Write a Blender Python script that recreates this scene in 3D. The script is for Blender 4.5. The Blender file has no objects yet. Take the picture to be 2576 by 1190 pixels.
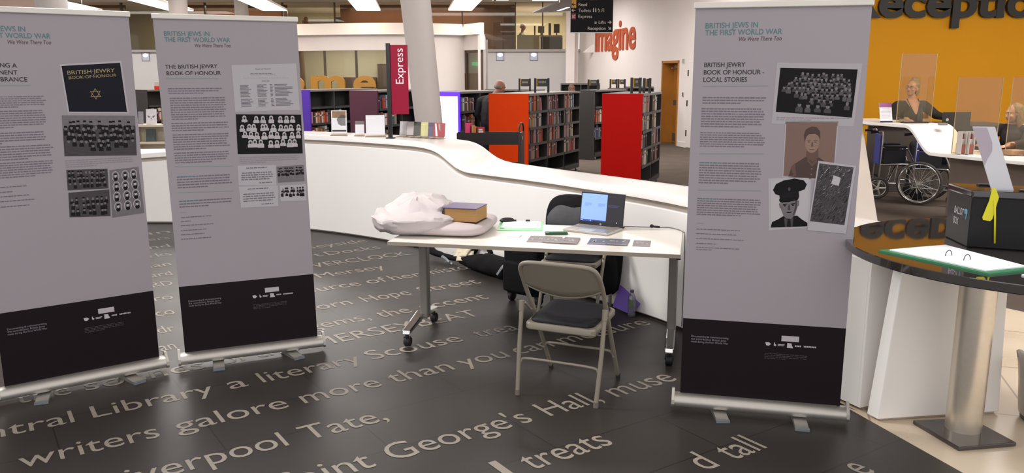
import bpy, bmesh, math, random
from mathutils import Vector, Matrix, noise
rnd = random.Random(7)
SC = bpy.context.scene
COL = SC.collection
PI = math.pi

# ------------------------------------------------------------------ camera, world, light, exposure
CAM_H = 1.7387
cd = bpy.data.cameras.new('camera')
cam = bpy.data.objects.new('camera', cd)
COL.objects.link(cam)
cd.sensor_width = 36.0
cd.lens = 2069.76 / 2576 * 36.0
cd.clip_end = 200
pt, rl = 0.195335, -0.001369
fwd = Vector((0, math.cos(pt), -math.sin(pt)))
up0 = Vector((0, math.sin(pt), math.cos(pt)))
rt0 = Vector((1, 0, 0))
rt = rt0 * math.cos(rl) + up0 * math.sin(rl)
up = up0 * math.cos(rl) - rt0 * math.sin(rl)
cam.matrix_world = Matrix(((rt.x, up.x, -fwd.x, 0), (rt.y, up.y, -fwd.y, 0), (rt.z, up.z, -fwd.z, CAM_H), (0, 0, 0, 1)))
SC.camera = cam
SC.view_settings.view_transform = 'Standard'
SC.view_settings.look = 'None'
SC.view_settings.exposure = 0.0
SC.view_settings.gamma = 1.0
SC.view_settings.use_curve_mapping = False
W = bpy.data.worlds.new('hall_ambient')
SC.world = W
W.use_nodes = True
W.node_tree.nodes['Background'].inputs[0].default_value = (1.0, 0.965, 0.95, 1)
W.node_tree.nodes['Background'].inputs[1].default_value = 1.32

def area(name, loc, sx, sy, power, color=(1, 0.97, 0.945), rot=(0, 0, 0)):
    l = bpy.data.lights.new(name, 'AREA')
    l.shape = 'RECTANGLE'; l.size = sx; l.size_y = sy; l.energy = power; l.color = color
    o = bpy.data.objects.new(name, l); COL.objects.link(o)
    o.location = loc; o.rotation_euler = rot
    return o
# ceiling lighting of the hall, zone by zone
for nm, loc, sx, sy, pw in (
    ('ceiling_lamp_or_fill', (-1.3, 6.0, 3.9), 3.0, 1.0, 12),
    ('ceiling_lamp_or_fill', (3.6, 3.9, 3.9), 1.2, 0.6, 68),
    ('ceiling_lamp_or_fill', (-5.5, 11.2, 3.9), 3.0, 1.2, 70),
    ('ceiling_lamp_or_fill', (0.9, 10.6, 3.9), 3.0, 1.2, 40),
    ('ceiling_lamp_or_fill', (7.2, 9.7, 3.9), 3.0, 1.2, 185),
    ('ceiling_lamp_or_fill', (-4.5, 15.0, 3.9), 4.0, 1.5, 300),
    ('ceiling_lamp_or_fill', (1.5, 17.0, 3.9), 4.0, 1.5, 230),
    ('ceiling_lamp_or_fill', (-9.0, 20.0, 3.9), 4.0, 1.5, 190),
    ('ceiling_lamp_or_fill', (-12.0, 24.5, 3.9), 4.0, 1.2, 170),  # unseen fill, added to brighten the far wall at left
    ('ceiling_lamp_or_fill', (-0.5, 23.5, 3.9), 5.0, 1.5, 230)):
    area(nm, loc, sx, sy, pw)
# unseen fill lights, added and tilted to brighten the long counter's face
area('counter_fill_light', (-3.4, 5.2, 3.9), 2.2, 0.5, 85, rot=(math.radians(42), 0, math.radians(-12)))
area('counter_fill_light', (-2.3, 5.5, 3.9), 0.5, 2.0, 195, rot=(math.radians(50), 0, math.radians(-84)))

# ------------------------------------------------------------------ helpers
def lin(c):
    if isinstance(c, str):
        c = tuple(int(c[i:i + 2], 16) for i in (0, 2, 4))
    return tuple((x / 255 / 12.92) if x / 255 <= 0.04045 else ((x / 255 + 0.055) / 1.055) ** 2.4 for x in c[:3]) + (1.0,)

MATS = {}
def mat(name, c, rough=0.5, metal=0.0, spec=0.5, var=0.06, scale=9.0, bump=0.0, emit=0.0, coat=0.0, emitc=None):
    """procedural principled material: a soft noise varies the colour, an optional noise bump roughens the surface"""
    if name in MATS:
        return MATS[name]
    m = bpy.data.materials.new(name); m.use_nodes = True
    nt = m.node_tree; N = nt.nodes; L = nt.links
    b = N['Principled BSDF']
    c = lin(c)
    b.inputs['Base Color'].default_value = c
    b.inputs['Roughness'].default_value = rough
    b.inputs['Metallic'].default_value = metal
    b.inputs['Specular IOR Level'].default_value = spec
    b.inputs['Coat Weight'].default_value = coat
    if var or bump:
        tc = N.new('ShaderNodeTexCoord'); nz = N.new('ShaderNodeTexNoise')
        nz.inputs['Scale'].default_value = scale; nz.inputs['Detail'].default_value = 3
        L.new(tc.outputs['Object'], nz.inputs['Vector'])
        if var:
            rp = N.new('ShaderNodeMapRange')
            rp.inputs['To Min'].default_value = 1 - var; rp.inputs['To Max'].default_value = 1 + var
            L.new(nz.outputs['Fac'], rp.inputs['Value'])
            mx = N.new('ShaderNodeVectorMath'); mx.operation = 'SCALE'
            mx.inputs[0].default_value = c[:3]
            L.new(rp.outputs['Result'], mx.inputs['Scale'])
            L.new(mx.outputs['Vector'], b.inputs['Base Color'])
        if bump:
            bp = N.new('ShaderNodeBump'); bp.inputs['Strength'].default_value = bump; bp.inputs['Distance'].default_value = 0.01
            L.new(nz.outputs['Fac'], bp.inputs['Height']); L.new(bp.outputs['Normal'], b.inputs['Normal'])
    if emit:
        b.inputs['Emission Color'].default_value = lin(emitc) if emitc else c
        b.inputs['Emission Strength'].default_value = emit
    MATS[name] = m
    return m

def pane_mat(name, tint, gloss=0.10, trans=0.92, rough=0.02, fres=.6):
    """thin clear sheet: tinted transparency with a fresnel-weighted mirror"""
    if name in MATS:
        return MATS[name]
    m = bpy.data.materials.new(name); m.use_nodes = True
    nt = m.node_tree; N = nt.nodes; L = nt.links
    N.remove(N['Principled BSDF'])
    t = N.new('ShaderNodeBsdfTransparent'); g = N.new('ShaderNodeBsdfGlossy'); d = N.new('ShaderNodeBsdfDiffuse')
    lw = N.new('ShaderNodeLayerWeight'); lw.inputs['Blend'].default_value = 0.25
    ma = N.new('ShaderNodeMath'); ma.operation = 'MULTIPLY_ADD'
    L.new(lw.outputs['Fresnel'], ma.inputs[0]); ma.inputs[1].default_value = fres; ma.inputs[2].default_value = gloss
    t.inputs['Color'].default_value = lin(tint); g.inputs['Roughness'].default_value = rough
    d.inputs['Color'].default_value = lin(tint)
    m0 = N.new('ShaderNodeMixShader'); m0.inputs[0].default_value = 1 - trans
    L.new(t.outputs[0], m0.inputs[1]); L.new(d.outputs[0], m0.inputs[2])
    mx = N.new('ShaderNodeMixShader'); L.new(ma.outputs[0], mx.inputs[0])
    L.new(m0.outputs[0], mx.inputs[1]); L.new(g.outputs[0], mx.inputs[2])
    L.new(mx.outputs[0], N['Material Output'].inputs['Surface'])
    MATS[name] = m
    return m

def brick_mat(name, c1, c2, cm, bw, rh, mortar, rot, rough, offset=0.5, spec=0.5, loc=(0, 0, 0), rvar=0.1):
    m = bpy.data.materials.new(name); m.use_nodes = True
    nt = m.node_tree; N = nt.nodes; L = nt.links; b = N['Principled BSDF']
    tc = N.new('ShaderNodeTexCoord'); mp = N.new('ShaderNodeMapping'); bt = N.new('ShaderNodeTexBrick')
    mp.inputs['Rotation'].default_value = (0, 0, rot); mp.inputs['Location'].default_value = loc
    L.new(tc.outputs['Object'], mp.inputs['Vector']); L.new(mp.outputs['Vector'], bt.inputs['Vector'])
    bt.inputs['Scale'].default_value = 1.0; bt.inputs['Brick Width'].default_value = bw; bt.inputs['Row Height'].default_value = rh
    bt.inputs['Mortar Size'].default_value = mortar; bt.offset = offset
    bt.inputs['Color1'].default_value = lin(c1); bt.inputs['Color2'].default_value = lin(c2); bt.inputs['Mortar'].default_value = lin(cm)
    nz = N.new('ShaderNodeTexNoise'); nz.inputs['Scale'].default_value = 2.2; nz.inputs['Detail'].default_value = 6
    L.new(tc.outputs['Object'], nz.inputs['Vector'])
    rp = N.new('ShaderNodeMapRange'); rp.inputs['To Min'].default_value = 0.86; rp.inputs['To Max'].default_value = 1.14
    L.new(nz.outputs['Fac'], rp.inputs['Value'])
    mx = N.new('ShaderNodeVectorMath'); mx.operation = 'SCALE'
    L.new(bt.outputs['Color'], mx.inputs[0]); L.new(rp.outputs['Result'], mx.inputs['Scale']); L.new(mx.outputs['Vector'], b.inputs['Base Color'])
    r2 = N.new('ShaderNodeMapRange'); r2.inputs['To Min'].default_value = rough - rvar; r2.inputs['To Max'].default_value = rough + rvar
    L.new(nz.outputs['Fac'], r2.inputs['Value']); L.new(r2.outputs['Result'], b.inputs['Roughness'])
    b.inputs['Specular IOR Level'].default_value = spec
    MATS[name] = m
    return m

_TXT = {}
def text_geo(s, bold=0.0, shear=0.0, extrude=0.0, res=4):
    k = (s, bold, shear, extrude)
    if k not in _TXT:
        cu = bpy.data.curves.new('txt', 'FONT'); cu.body = s; cu.offset = bold; cu.shear = shear; cu.extrude = extrude; cu.resolution_u = res
        o = bpy.data.objects.new('txt', cu); COL.objects.link(o)
        dg = bpy.context.evaluated_depsgraph_get(); dg.update()
        me = o.evaluated_get(dg).to_mesh()
        vs = [v.co.copy() for v in me.vertices]; fs = [list(p.vertices) for p in me.polygons]
        o.evaluated_get(dg).to_mesh_clear()
        bpy.data.objects.remove(o); bpy.data.curves.remove(cu)
        x0 = min(v.x for v in vs); x1 = max(v.x for v in vs)
        y0 = min(v.y for v in vs); y1 = max(v.y for v in vs)
        _TXT[k] = (vs, fs, x0, x1, y0, y1)
    return _TXT[k]
CAP = 0.729

class MB:
    def __init__(s):
        s.v = []; s.f = []; s.m = []; s.M = Matrix.Identity(4)
    def add(s, vs, fs, m=0):
        k = len(s.v)
        s.v += [s.M @ Vector(p) for p in vs]
        s.f += [[i + k for i in f] for f in fs]; s.m += [m] * len(fs)
        return s
    def box(s, c, d, m=0, R=None):
        x, y, z = d[0] / 2, d[1] / 2, d[2] / 2
        vs = [Vector((i * x, j * y, k * z)) for k in (-1, 1) for j in (-1, 1) for i in (-1, 1)]
        if R is not None: vs = [R @ p for p in vs]
        c = Vector(c)
        return s.add([p + c for p in vs], [(0, 2, 3, 1), (4, 5, 7, 6), (0, 1, 5, 4), (2, 6, 7, 3), (0, 4, 6, 2), (1, 3, 7, 5)], m)
    def bmm(s, a, b, m=0):
        return s.box([(a[i] + b[i]) / 2 for i in range(3)], [abs(b[i] - a[i]) for i in range(3)], m)
    def rbox(s, c, d, r, m=0, seg=3, R=None):
        """box with all edges rounded"""
        bm = bmesh.new(); bmesh.ops.create_cube(bm, size=1)
        for v in bm.verts: v.co = Vector((v.co.x * d[0], v.co.y * d[1], v.co.z * d[2]))
        bmesh.ops.bevel(bm, geom=bm.edges[:], offset=min(r, min(d) * 0.49), segments=seg, profile=0.5, affect='EDGES')
        bm.verts.index_update()
        c = Vector(c)
        vs = [((R @ v.co) if R is not None else v.co.copy()) + c for v in bm.verts]; fs = [[v.index for v in f.verts] for f in bm.faces]
        bm.free()
        return s.add(vs, fs, m)
    def cyl(s, p0, p1, r0, r1=None, n=12, m=0, cap=True):
        return s.tube([p0, p1], [r0, r0 if r1 is None else r1], n, m, cap)
    def tube(s, path, r, n=10, m=0, cap=True, closed=False, flat=1.0, upv=None):
        P = [Vector(p) for p in path]
        if not isinstance(r, (list, tuple)): r = [r] * len(P)
        vs = []; fs = []; ref = None
        for i, p in enumerate(P):
            if closed: t = (P[(i + 1) % len(P)] - P[i - 1]).normalized()
            else: t = (P[min(i + 1, len(P) - 1)] - P[max(i - 1, 0)]).normalized()
            if upv is not None: a = Vector(upv).cross(t)
            elif ref is None: a = t.orthogonal()
            else: a = ref - t * ref.dot(t)
            if a.length < 1e-6: a = t.orthogonal()
            a.normalize(); ref = a; b = t.cross(a)
            for k in range(n):
                an = 2 * PI * k / n
                vs.append(p + (a * math.cos(an) + b * math.sin(an) * flat) * r[i])
        q = len(P)
        for i in range(q if closed else q - 1):
            j = (i + 1) % q
            for k in range(n):
                fs.append((i * n + k, i * n + (k + 1) % n, j * n + (k + 1) % n, j * n + k))
        if cap and not closed:
            fs.append(tuple(range(n - 1, -1, -1))); fs.append(tuple(range((q - 1) * n, q * n)))
        return s.add(vs, fs, m)
    def ell(s, c, r, m=0, nu=14, nv=9, R=None, fn=None):
        c = Vector(c); vs = []; fs = []
        if not isinstance(r, (list, tuple, Vector)): r = (r, r, r)
        for i in range(nv + 1):
            th = PI * i / nv
            for k in range(nu):
                ph = 2 * PI * k / nu
                p = Vector((math.sin(th) * math.cos(ph) * r[0], math.sin(th) * math.sin(ph) * r[1], math.cos(th) * r[2]))
                if fn: p = fn(p)
                vs.append(((R @ p) if R is not None else p) + c)
        for i in range(nv):
            for k in range(nu):
                fs.append((i * nu + k, (i + 1) * nu + k, (i + 1) * nu + (k + 1) % nu, i * nu + (k + 1) % nu))
        return s.add(vs, fs, m)
    def prism(s, poly, z0, z1, m=0):
        n = len(poly)
        vs = [(p[0], p[1], z0) for p in poly] + [(p[0], p[1], z1) for p in poly]
        fs = [tuple(range(n - 1, -1, -1)), tuple(range(n, 2 * n))] + [(i, (i + 1) % n, n + (i + 1) % n, n + i) for i in range(n)]
        return s.add(vs, fs, m)
    def prismT(s, poly, T0, T1, m=0):
        """extrude a 2-D polygon between two placements T0, T1: functions (a,b)->point"""
        n = len(poly)
        vs = [T0(*p) for p in poly] + [T1(*p) for p in poly]
        fs = [tuple(range(n - 1, -1, -1)), tuple(range(n, 2 * n))] + [(i, (i + 1) % n, n + (i + 1) % n, n + i) for i in range(n)]
        return s.add(vs, fs, m)
    def lathe(s, prof, c=(0, 0, 0), n=20, m=0):
        vs = []; fs = []
        for r, z in prof:
            for k in range(n):
                a = 2 * PI * k / n
                vs.append((c[0] + r * math.cos(a), c[1] + r * math.sin(a), c[2] + z))
        for i in range(len(prof) - 1):
            for k in range(n):
                fs.append((i * n + k, i * n + (k + 1) % n, (i + 1) * n + (k + 1) % n, (i + 1) * n + k))
        return s.add(vs, fs, m)
    def quad(s, a, b, c, d, m=0):
        return s.add([a, b, c, d], [(0, 1, 2, 3)], m)
    def text(s, txt, o, ex, ey, w=None, cap=None, m=0, bold=0.0, shear=0.0, extrude=0.0, anchor='l'):
        vs, fs, x0, x1, y0, y1 = text_geo(txt, bold, shear, extrude)
        sx = (w / (x1 - x0)) if w else cap / CAP
        sy = cap / CAP if cap else sx
        o = Vector(o); ex = Vector(ex).normalized(); ey = Vector(ey).normalized(); ez = ex.cross(ey)
        ox = {'l': x0, 'r': x1, 'c': (x0 + x1) / 2}[anchor]
        return s.add([o + ex * ((p.x - ox) * sx) + ey * (p.y * sy) + ez * (p.z * sy) for p in vs], fs, m)
    def mesh(s, name, mats, smooth=None):
        me = bpy.data.meshes.new(name)
        me.from_pydata([tuple(p) for p in s.v], [], s.f)
        for mm in (mats if isinstance(mats, (list, tuple)) else [mats]): me.materials.append(mm)
        me.polygons.foreach_set('material_index', s.m)
        if smooth is not None:
            me.polygons.foreach_set('use_smooth', [True] * len(s.f))
            if smooth < 179: me.set_sharp_from_angle(angle=math.radians(smooth))
        me.update()
        return me
    def build(s, name, mats, parent=None, smooth=None, label=None, fix=False, bev=None, sub=0):
        me = s.mesh(name, mats, smooth)
        if fix:
            bm = bmesh.new(); bm.from_mesh(me); bmesh.ops.recalc_face_normals(bm, faces=bm.faces[:]); bm.to_mesh(me); bm.free()
        o = bpy.data.objects.new(name, me); COL.objects.link(o)
        if parent is not None: o.parent = parent
        if label: o['label'] = label
        if bev:
            b = o.modifiers.new('bevel', 'BEVEL'); b.width = bev; b.segments = 2; b.limit_method = 'ANGLE'; b.angle_limit = math.radians(40)
        if sub:
            b = o.modifiers.new('sub', 'SUBSURF'); b.levels = sub; b.render_levels = sub
        return o

def tag(o, label, cat, group=None, kind=None):
    o['label'] = label; o['category'] = cat
    if group: o['group'] = group
    if kind: o['kind'] = kind
    return o
def struct(o, label=None):
    o['kind'] = 'structure'
    if label: o['label'] = label
    return o
def thing(name, label, cat, loc=(0, 0, 0), rz=0.0, group=None):
    o = bpy.data.objects.new(name, None); COL.objects.link(o)
    o.location = loc; o.rotation_euler = (0, 0, rz); o.empty_display_size = 0.1
    return tag(o, label, cat, group)
def RZ(a): return Matrix.Rotation(a, 3, 'Z')
def RX(a): return Matrix.Rotation(a, 3, 'X')
def RY(a): return Matrix.Rotation(a, 3, 'Y')
def place(x, y, z=0, rz=0): return Matrix.Translation((x, y, z)) @ Matrix.Rotation(rz, 4, 'Z')
def curve_pts(P, n=8, closed=False):
    """Catmull-Rom through the points"""
    P = [Vector(p) for p in P]; out = []
    N = len(P)
    for i in range(N if closed else N - 1):
        if closed: a, b, c, d = P[i - 1], P[i], P[(i + 1) % N], P[(i + 2) % N]
        else: a, b, c, d = P[max(i - 1, 0)], P[i], P[i + 1], P[min(i + 2, N - 1)]
        for k in range(n):
            t = k / n
            out.append(0.5 * ((2 * b) + (c - a) * t + (2 * a - 5 * b + 4 * c - d) * t * t + (3 * b - a - 3 * c + d) * t ** 3))
    if not closed: out.append(P[-1])
    return out
def lerp_tab(tab, x):
    if x <= tab[0][0]: return tab[0][1]
    for (a, va), (b, vb) in zip(tab[:-1], tab[1:]):
        if x <= b: return va + (vb - va) * (x - a) / (b - a)
    return tab[-1][1]
# ------------------------------------------------------------------ materials of the room
M_white = mat('corian_white', 'f4f1ee', 0.28, var=0.015, scale=2)
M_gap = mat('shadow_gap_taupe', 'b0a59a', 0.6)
M_wallw = mat('plaster_white', 'd8d5d4', 0.75, var=0.03, scale=3)
M_wallp = mat('plaster_warm', 'ece3df', 0.7, var=0.03, scale=2)
M_ceil = mat('ceiling_white', 'e4ddd6', 0.8, var=0.02)
M_yellow = mat('yellow_paint', 'dc9711', 0.6, spec=.2, var=0.03, scale=2)
M_black = mat('black_plastic', '19171a', 0.45)
M_blackm = mat('black_metal', '1d1c1e', 0.35, spec=0.5)
M_alu = mat('brushed_aluminium', 'c9c6c0', 0.35, metal=0.85, scale=40)
M_chrome = mat('chrome', 'd8d8d8', 0.12, metal=1.0, var=0.0)
M_steel = mat('brushed_steel', 'a39b8e', 0.28, metal=1.0, var=0.1, scale=30)
M_oak = mat('oak_veneer', 'b5772f', 0.45, var=0.12, scale=6)
M_brownwood = mat('brown_wall_panel', '6e4630', 0.22, var=0.12, scale=1.5)
M_glass = pane_mat('window_glass', 'ebe7dc', 0.012, 0.98, fres=.3)
M_frost = pane_mat('grey_glass', '55504b', 0.06, 0.45)
M_acrylic = pane_mat('clear_acrylic', 'efe9e0', 0.04, 0.96)
M_lamp = mat('lamp_diffuser', 'fff4e6', 0.5, var=0, emit=2.6)
M_lampcool = mat('lamp_cool', 'f4f6ff', 0.5, var=0, emit=2.2)
M_paper = mat('paper_white', 'e6e6ec', 0.7, var=0.02)
M_gray = mat('grey_laminate', '5a5754', 0.5)

# ------------------------------------------------------------------ counter line (used by floor and counter)
FP = [(-6.4, 9.45), (-5.4, 9.6), (-4.36, 9.622), (-3.75, 9.585), (-3.0, 9.42), (-2.289, 9.153), (-1.581, 8.72), (-0.96, 8.2), (-0.46, 7.59), (0.07, 6.92), (0.543, 6.33), (0.919, 5.845), (1.15, 5.475), (1.39, 4.98), (1.61, 4.51), (1.811, 4.062)]
FC = [(p.x, p.y) for p in curve_pts([(a, b, 0) for a, b in FP], 14)]

# floors
def flat(name, poly, z, m):
    mb = MB(); mb.add([(p[0], p[1], z) for p in poly], [tuple(range(len(poly)))])
    return struct(mb.build(name, m))
M_slate = brick_mat('slate_floor', '35302d', '2e2a28', '211e1c', 1.3, 0.43, 0.004, math.radians(-34), 0.40, spec=0.38, loc=(0.4, 0.12, 0), rvar=0.06)
M_tile = brick_mat('cream_floor_tile', 'e2d1b8', 'dac8af', 'a89884', 0.8, 0.8, 0.006, math.radians(17.6), 0.3, offset=0.0, loc=(0.25, 0.2, 0))
M_carpet = mat('brown_carpet', '62574f', 0.95, spec=0.1, var=0.22, scale=3.0, bump=0.3)
floor = flat('floor', [(-14, -3), (4.02, -3), (1.998, 3.373), (1.761, 4.14)] + FC[::-1] + [(-14, 9.6)], 0.0, M_slate)
floor['label'] = 'dark slate floor with pale inlaid words'
flat('floor_tile', [(3.9, -3), (14, -3), (14, 5.0), (4.3, 5.2), (3.72, 6.0), (1.9, 5.3), (1.5, 4.6)], -0.002, M_tile)['label'] = 'cream tiled floor under round table'
flat('floor_carpet', [(-22, 4), (14, 4), (14, 34), (-22, 34)], -0.004, M_carpet)['label'] = 'brown carpet behind the counter'

# words inlaid in the floor: (word, row, start, end) along a direction 34 degrees off the picture plane
WORDS = [('e', 1.9, 3.16, 3.233), ('d', 2.33, 2.621, 2.705), ('tall', 2.33, 2.8, 3.03), ('l', 2.77, 1.85, 1.891), ('treats', 2.77, 1.982, 2.459), ('Saint', 3.2, .99, 1.422), ("George's", 3.2, 1.507, 2.296), ('Hall,', 3.2, 2.399, 2.759), ('muse', 3.2, 2.854, 3.318), ('Liverpool', 3.63, 0.36, 1.166), ('Tate,', 3.63, 1.255, 1.69), ('writers', 4.075, 0.08, 0.677), ('galore', 4.075, 0.755, 1.324), ('more', 4.075, 1.407, 1.865), ('than', 4.075, 1.937, 2.34), ('you', 4.075, 2.407, 2.74), ('can', 4.075, 2.806, 3.092), ('measure', 4.075, 3.176, 3.941), ('Central', 4.505, -0.3, 0.351), ('Library', 4.505, 0.436, 1.051), ('a', 4.505, 1.133, 1.236), ('literary', 4.505, 1.317, 1.938), ('Scouse', 4.505, 1.999, 2.659), ('trea', 4.505, 2.782, 3.108), ('the', 4.94, 0.121, 0.386), ('sounds', 4.94, 0.456, 1.108), ('of', 4.94, 1.195, 1.372), ('the', 4.94, 1.417, 1.696), ('MERSEYBEAT', 4.94, 1.807, 3.065), ('gems,', 5.3, 1.9, 2.356), ('the', 5.3, 2.43, 2.689), ('accent', 5.3, 2.785, 3.362), ('born', 5.748, 2.04, 2.407), ('Hope', 5.748, 2.511, 2.913), ('Street', 5.748, 3.017, 3.566), ('source', 6.25, 2.13, 2.7), ('of', 6.25, 2.768, 2.953), ('her', 6.25, 2.993, 3.283), ('histo', 6.25, 3.377, 3.76), ('Mersey', 6.69, 2.497, 3.137), ('VERCLOCK', 7.08, 2.599, 3.584), ('Albert', 7.51, 2.3, 2.857), ('Docks', 7.51, 2.909, 3.473), ('Merseyside', 7.9, 2.5, 3.497), ('in', 9.625, 1.668, 1.891), ('ers', 9.245, 1.597, 1.811), ('nd', 8.807, 1.522, 1.72), ('rks', 8.387, 1.443, 1.642), ('ian', 7.921, 1.358, 1.543), ('ard', 7.528, 1.291, 1.47), ('RD', 7.156, 1.232, 1.397), ('ro', 6.693, 1.16, 1.299), ('co', 6.249, 1.085, 1.215), ('dr', 5.81, 1.013, 1.126), ('an', 5.41, 0.948, 1.045)]
ua = math.radians(34); U = Vector((math.cos(ua), math.sin(ua), 0)); Vv = Vector((-math.sin(ua), math.cos(ua), 0))
mb = MB()
for w, v_, a, b in WORDS:
    cap = 0.185
    mb.text(w, U * a + Vv * v_ + Vector((0, 0, 0.0015)), U, Vv, w=b - a, cap=cap, bold=0.0)
M_inlay = mat('pale_stone_inlay', '8f877c', 0.5, var=0.12, scale=12)
struct(mb.build('floor_lettering', M_inlay, floor), 'pale stone words set into the slate')

# ------------------------------------------------------------------ the long white wavy counter
ZF = [(-6.4, .77), (-4.36, .772), (-4.05, .795), (-3.75, .80), (-3.55, .83), (-3.3, .93), (-3.1, 1.0), (-2.9, 1.026), (-.96, 1.027), (-.835, 1.019), (-.755, 1.004), (-.702, .983), (-.655, .957), (-.617, .931), (-.532, .878), (-.475, .857), (-.41, .846), (-.26, .85), (-.1, .855), (.07, .86), (.36, .865), (1.9, .858)]
ZB = [(-6.4, .77), (-4.2, .79), (-3.9, .81), (-3.5, .9), (-3.0, 1.02), (-2.9, 1.026), (-.95, 1.027), (-.82, 1.022), (-.75, 1.008), (-.68, .978), (-.6, .925), (-.53, .888), (-.46, .868), (-.38, .858), (0, .855), (.2, .855), (1.9, .858)]
counter = thing('service_counter', 'long white wavy counter sweeping behind the folding table', 'counter', (0, 0, 0))
n = len(FC); NR = []
for i in range(n):
    a = Vector(FC[max(i - 1, 0)]); b = Vector(FC[min(i + 1, n - 1)]); d = (b - a).normalized(); NR.append(Vector((-d.y, d.x)))
def loft(rows, m, name, label=None, smooth=50, close=True):
    """rows: per station a closed section of points"""
    mb = MB(); k = len(rows[0]); vs = [p for r in rows for p in r]; fs = []
    for i in range(len(rows) - 1):
        for j in range(k):
            q = (j + 1) % k
            fs.append((i * k + j, (i + 1) * k + j, (i + 1) * k + q, i * k + q))
    fs.append(tuple(range(k))); fs.append(tuple(range((len(rows) - 1) * k, len(rows) * k))[::-1])
    mb.add(vs, fs)
    return mb.build(name, m, counter, smooth=smooth, label=label, fix=True)
slab = []; face = []; core = []
def sm(t): return t * t * (3 - 2 * t)
for (x, y), nn in zip(FC, NR):
    f = lerp_tab(ZF, x); bk = lerp_tab(ZB, x)
    P = lambda d, z: Vector((x + nn.x * d, y + nn.y * d, z))
    T = 0.052
    sec = [P(0, f), P(0, f + T - .006), P(.006, f + T)]
    for q in (.06, .15, .25, .35, .44): sec.append(P(q, f + (bk - f) * sm((q - .006) / .494) + T))
    sec += [P(.494, bk + T), P(.5, bk + T - .006), P(.5, bk), P(.25, f + (bk - f) * .5)]
    slab.append(sec)
    face.append([P(0, .022), P(0, f - .052), P(.007, f - .045), P(.03, f - .045), P(.03, .022)])
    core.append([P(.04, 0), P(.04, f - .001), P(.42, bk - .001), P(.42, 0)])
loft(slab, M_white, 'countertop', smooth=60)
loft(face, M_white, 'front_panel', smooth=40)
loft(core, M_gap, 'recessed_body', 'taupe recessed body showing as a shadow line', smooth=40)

x_, y_ = FC[-1]; nn = NR[-1]; dd_ = Vector((nn.y, -nn.x)); f_ = lerp_tab(ZF, x_)
mb = MB(); A_ = [(x_ + dd_.x * .001, y_ + dd_.y * .001), (x_ + nn.x * .42, y_ + nn.y * .42), (x_ + nn.x * .42 + dd_.x * .015, y_ + nn.y * .42 + dd_.y * .015), (x_ + dd_.x * .016, y_ + dd_.y * .016)]
mb.prism(A_, .022, f_ - .045); mb.build('end_panel', M_white, counter, fix=True)
# end block of the counter beside the round table
def taper(poly, z0, z1, top):
    mb = MB(); n = len(poly)
    vs = [(p[0], p[1], z0) for p in poly] + [(p[0], p[1], z1) for p in top]
    mb.add(vs, [tuple(range(n - 1, -1, -1)), tuple(range(n, 2 * n))] + [(i, (i + 1) % n, n + (i + 1) % n, n + i) for i in range(n)])
    return mb
blk = thing('counter_end_block', 'white tapered counter block standing behind the round table column', 'counter', (0, 0, 0))
p0 = [(1.831, 3.993), (1.856, 3.921), (2.53, 4.019), (2.52, 4.19), (2.245, 4.12)]
p1 = [(1.905, 3.99), (1.93, 3.94), (2.50, 4.03), (2.495, 4.19), (2.26, 4.12)]
taper(p0, .012, .87, p1).build('block_panel', M_white, blk, bev=.006)
pp = [(a + (2.2 - a) * .06, b + (4.08 - b) * .12) for a, b in p0]
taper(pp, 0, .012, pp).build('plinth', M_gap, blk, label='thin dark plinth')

# ------------------------------------------------------------------ walls, ceiling
def wall(name, a, b, z0, z1, m, th=.2, holes=(), label=None, flip=1):
    """vertical wall from a to b (seen from its left side); holes: (s0, s1, top)"""
    a = Vector(a); b = Vector(b); L = (b - a).length; d = (b - a) / L
    mb = MB(); cuts = sorted(holes); s = 0
    for h0, h1, ht in cuts:
        mb.bmm((s, -th, z0), (h0, 0, z1)); mb.bmm((h0, -th, ht), (h1, 0, z1)); s = h1
    mb.bmm((s, -th, z0), (L, 0, z1))
    o = mb.build(name, m); o.location = (a.x, a.y, 0); o.rotation_euler = (0, 0, math.atan2(d.y, d.x))
    return struct(o, label)
CZ = 4.0
mb = MB(); mb.bmm((-22, 3.4, CZ), (14, 34, CZ + .1)); struct(mb.build('ceiling', M_ceil))
WA, WB = (4.6, 17.9), (2.2, 27.5)
wall('wall_right', WA, WB, 0, CZ, M_wallp, holes=((2.36, 3.35, 2.05),), label='white wall carrying the orange letters')
wall('wall_return', (5.75, 14.2), WA, 0, CZ, M_wallp)
wall('wall_yellow', (13.5, 14.2), (5.75, 14.2), 0, CZ, M_yellow, label='yellow wall behind the reception desk')
wall('wall_far', (2.3, 27.5), (-22, 27.5), 0, 2.44, M_wallw, label='white wall below the glazed gallery')
wall('wall_left', (-7.8, 14.0), (-18, 14.0), 0, CZ, mat('plaster_pink', 'd8bcae', .7, var=.03), label='pale wall at left beyond the banners')
WD = math.atan2(9.6, -2.4)
def on_wall(o): o.location = (WA[0], WA[1], 0); o.rotation_euler = (0, 0, WD); return o
mb = MB(); mb.bmm((0, 0, 0), (.95, .015, .12)); mb.bmm((1.86, 0, 0), (2.30, .015, .12)); mb.bmm((3.42, 0, 0), (9.8, .015, .12))
struct(on_wall(mb.build('baseboard_right', mat('gloss_white', 'ece6e0', .35, var=.01))))
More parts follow.
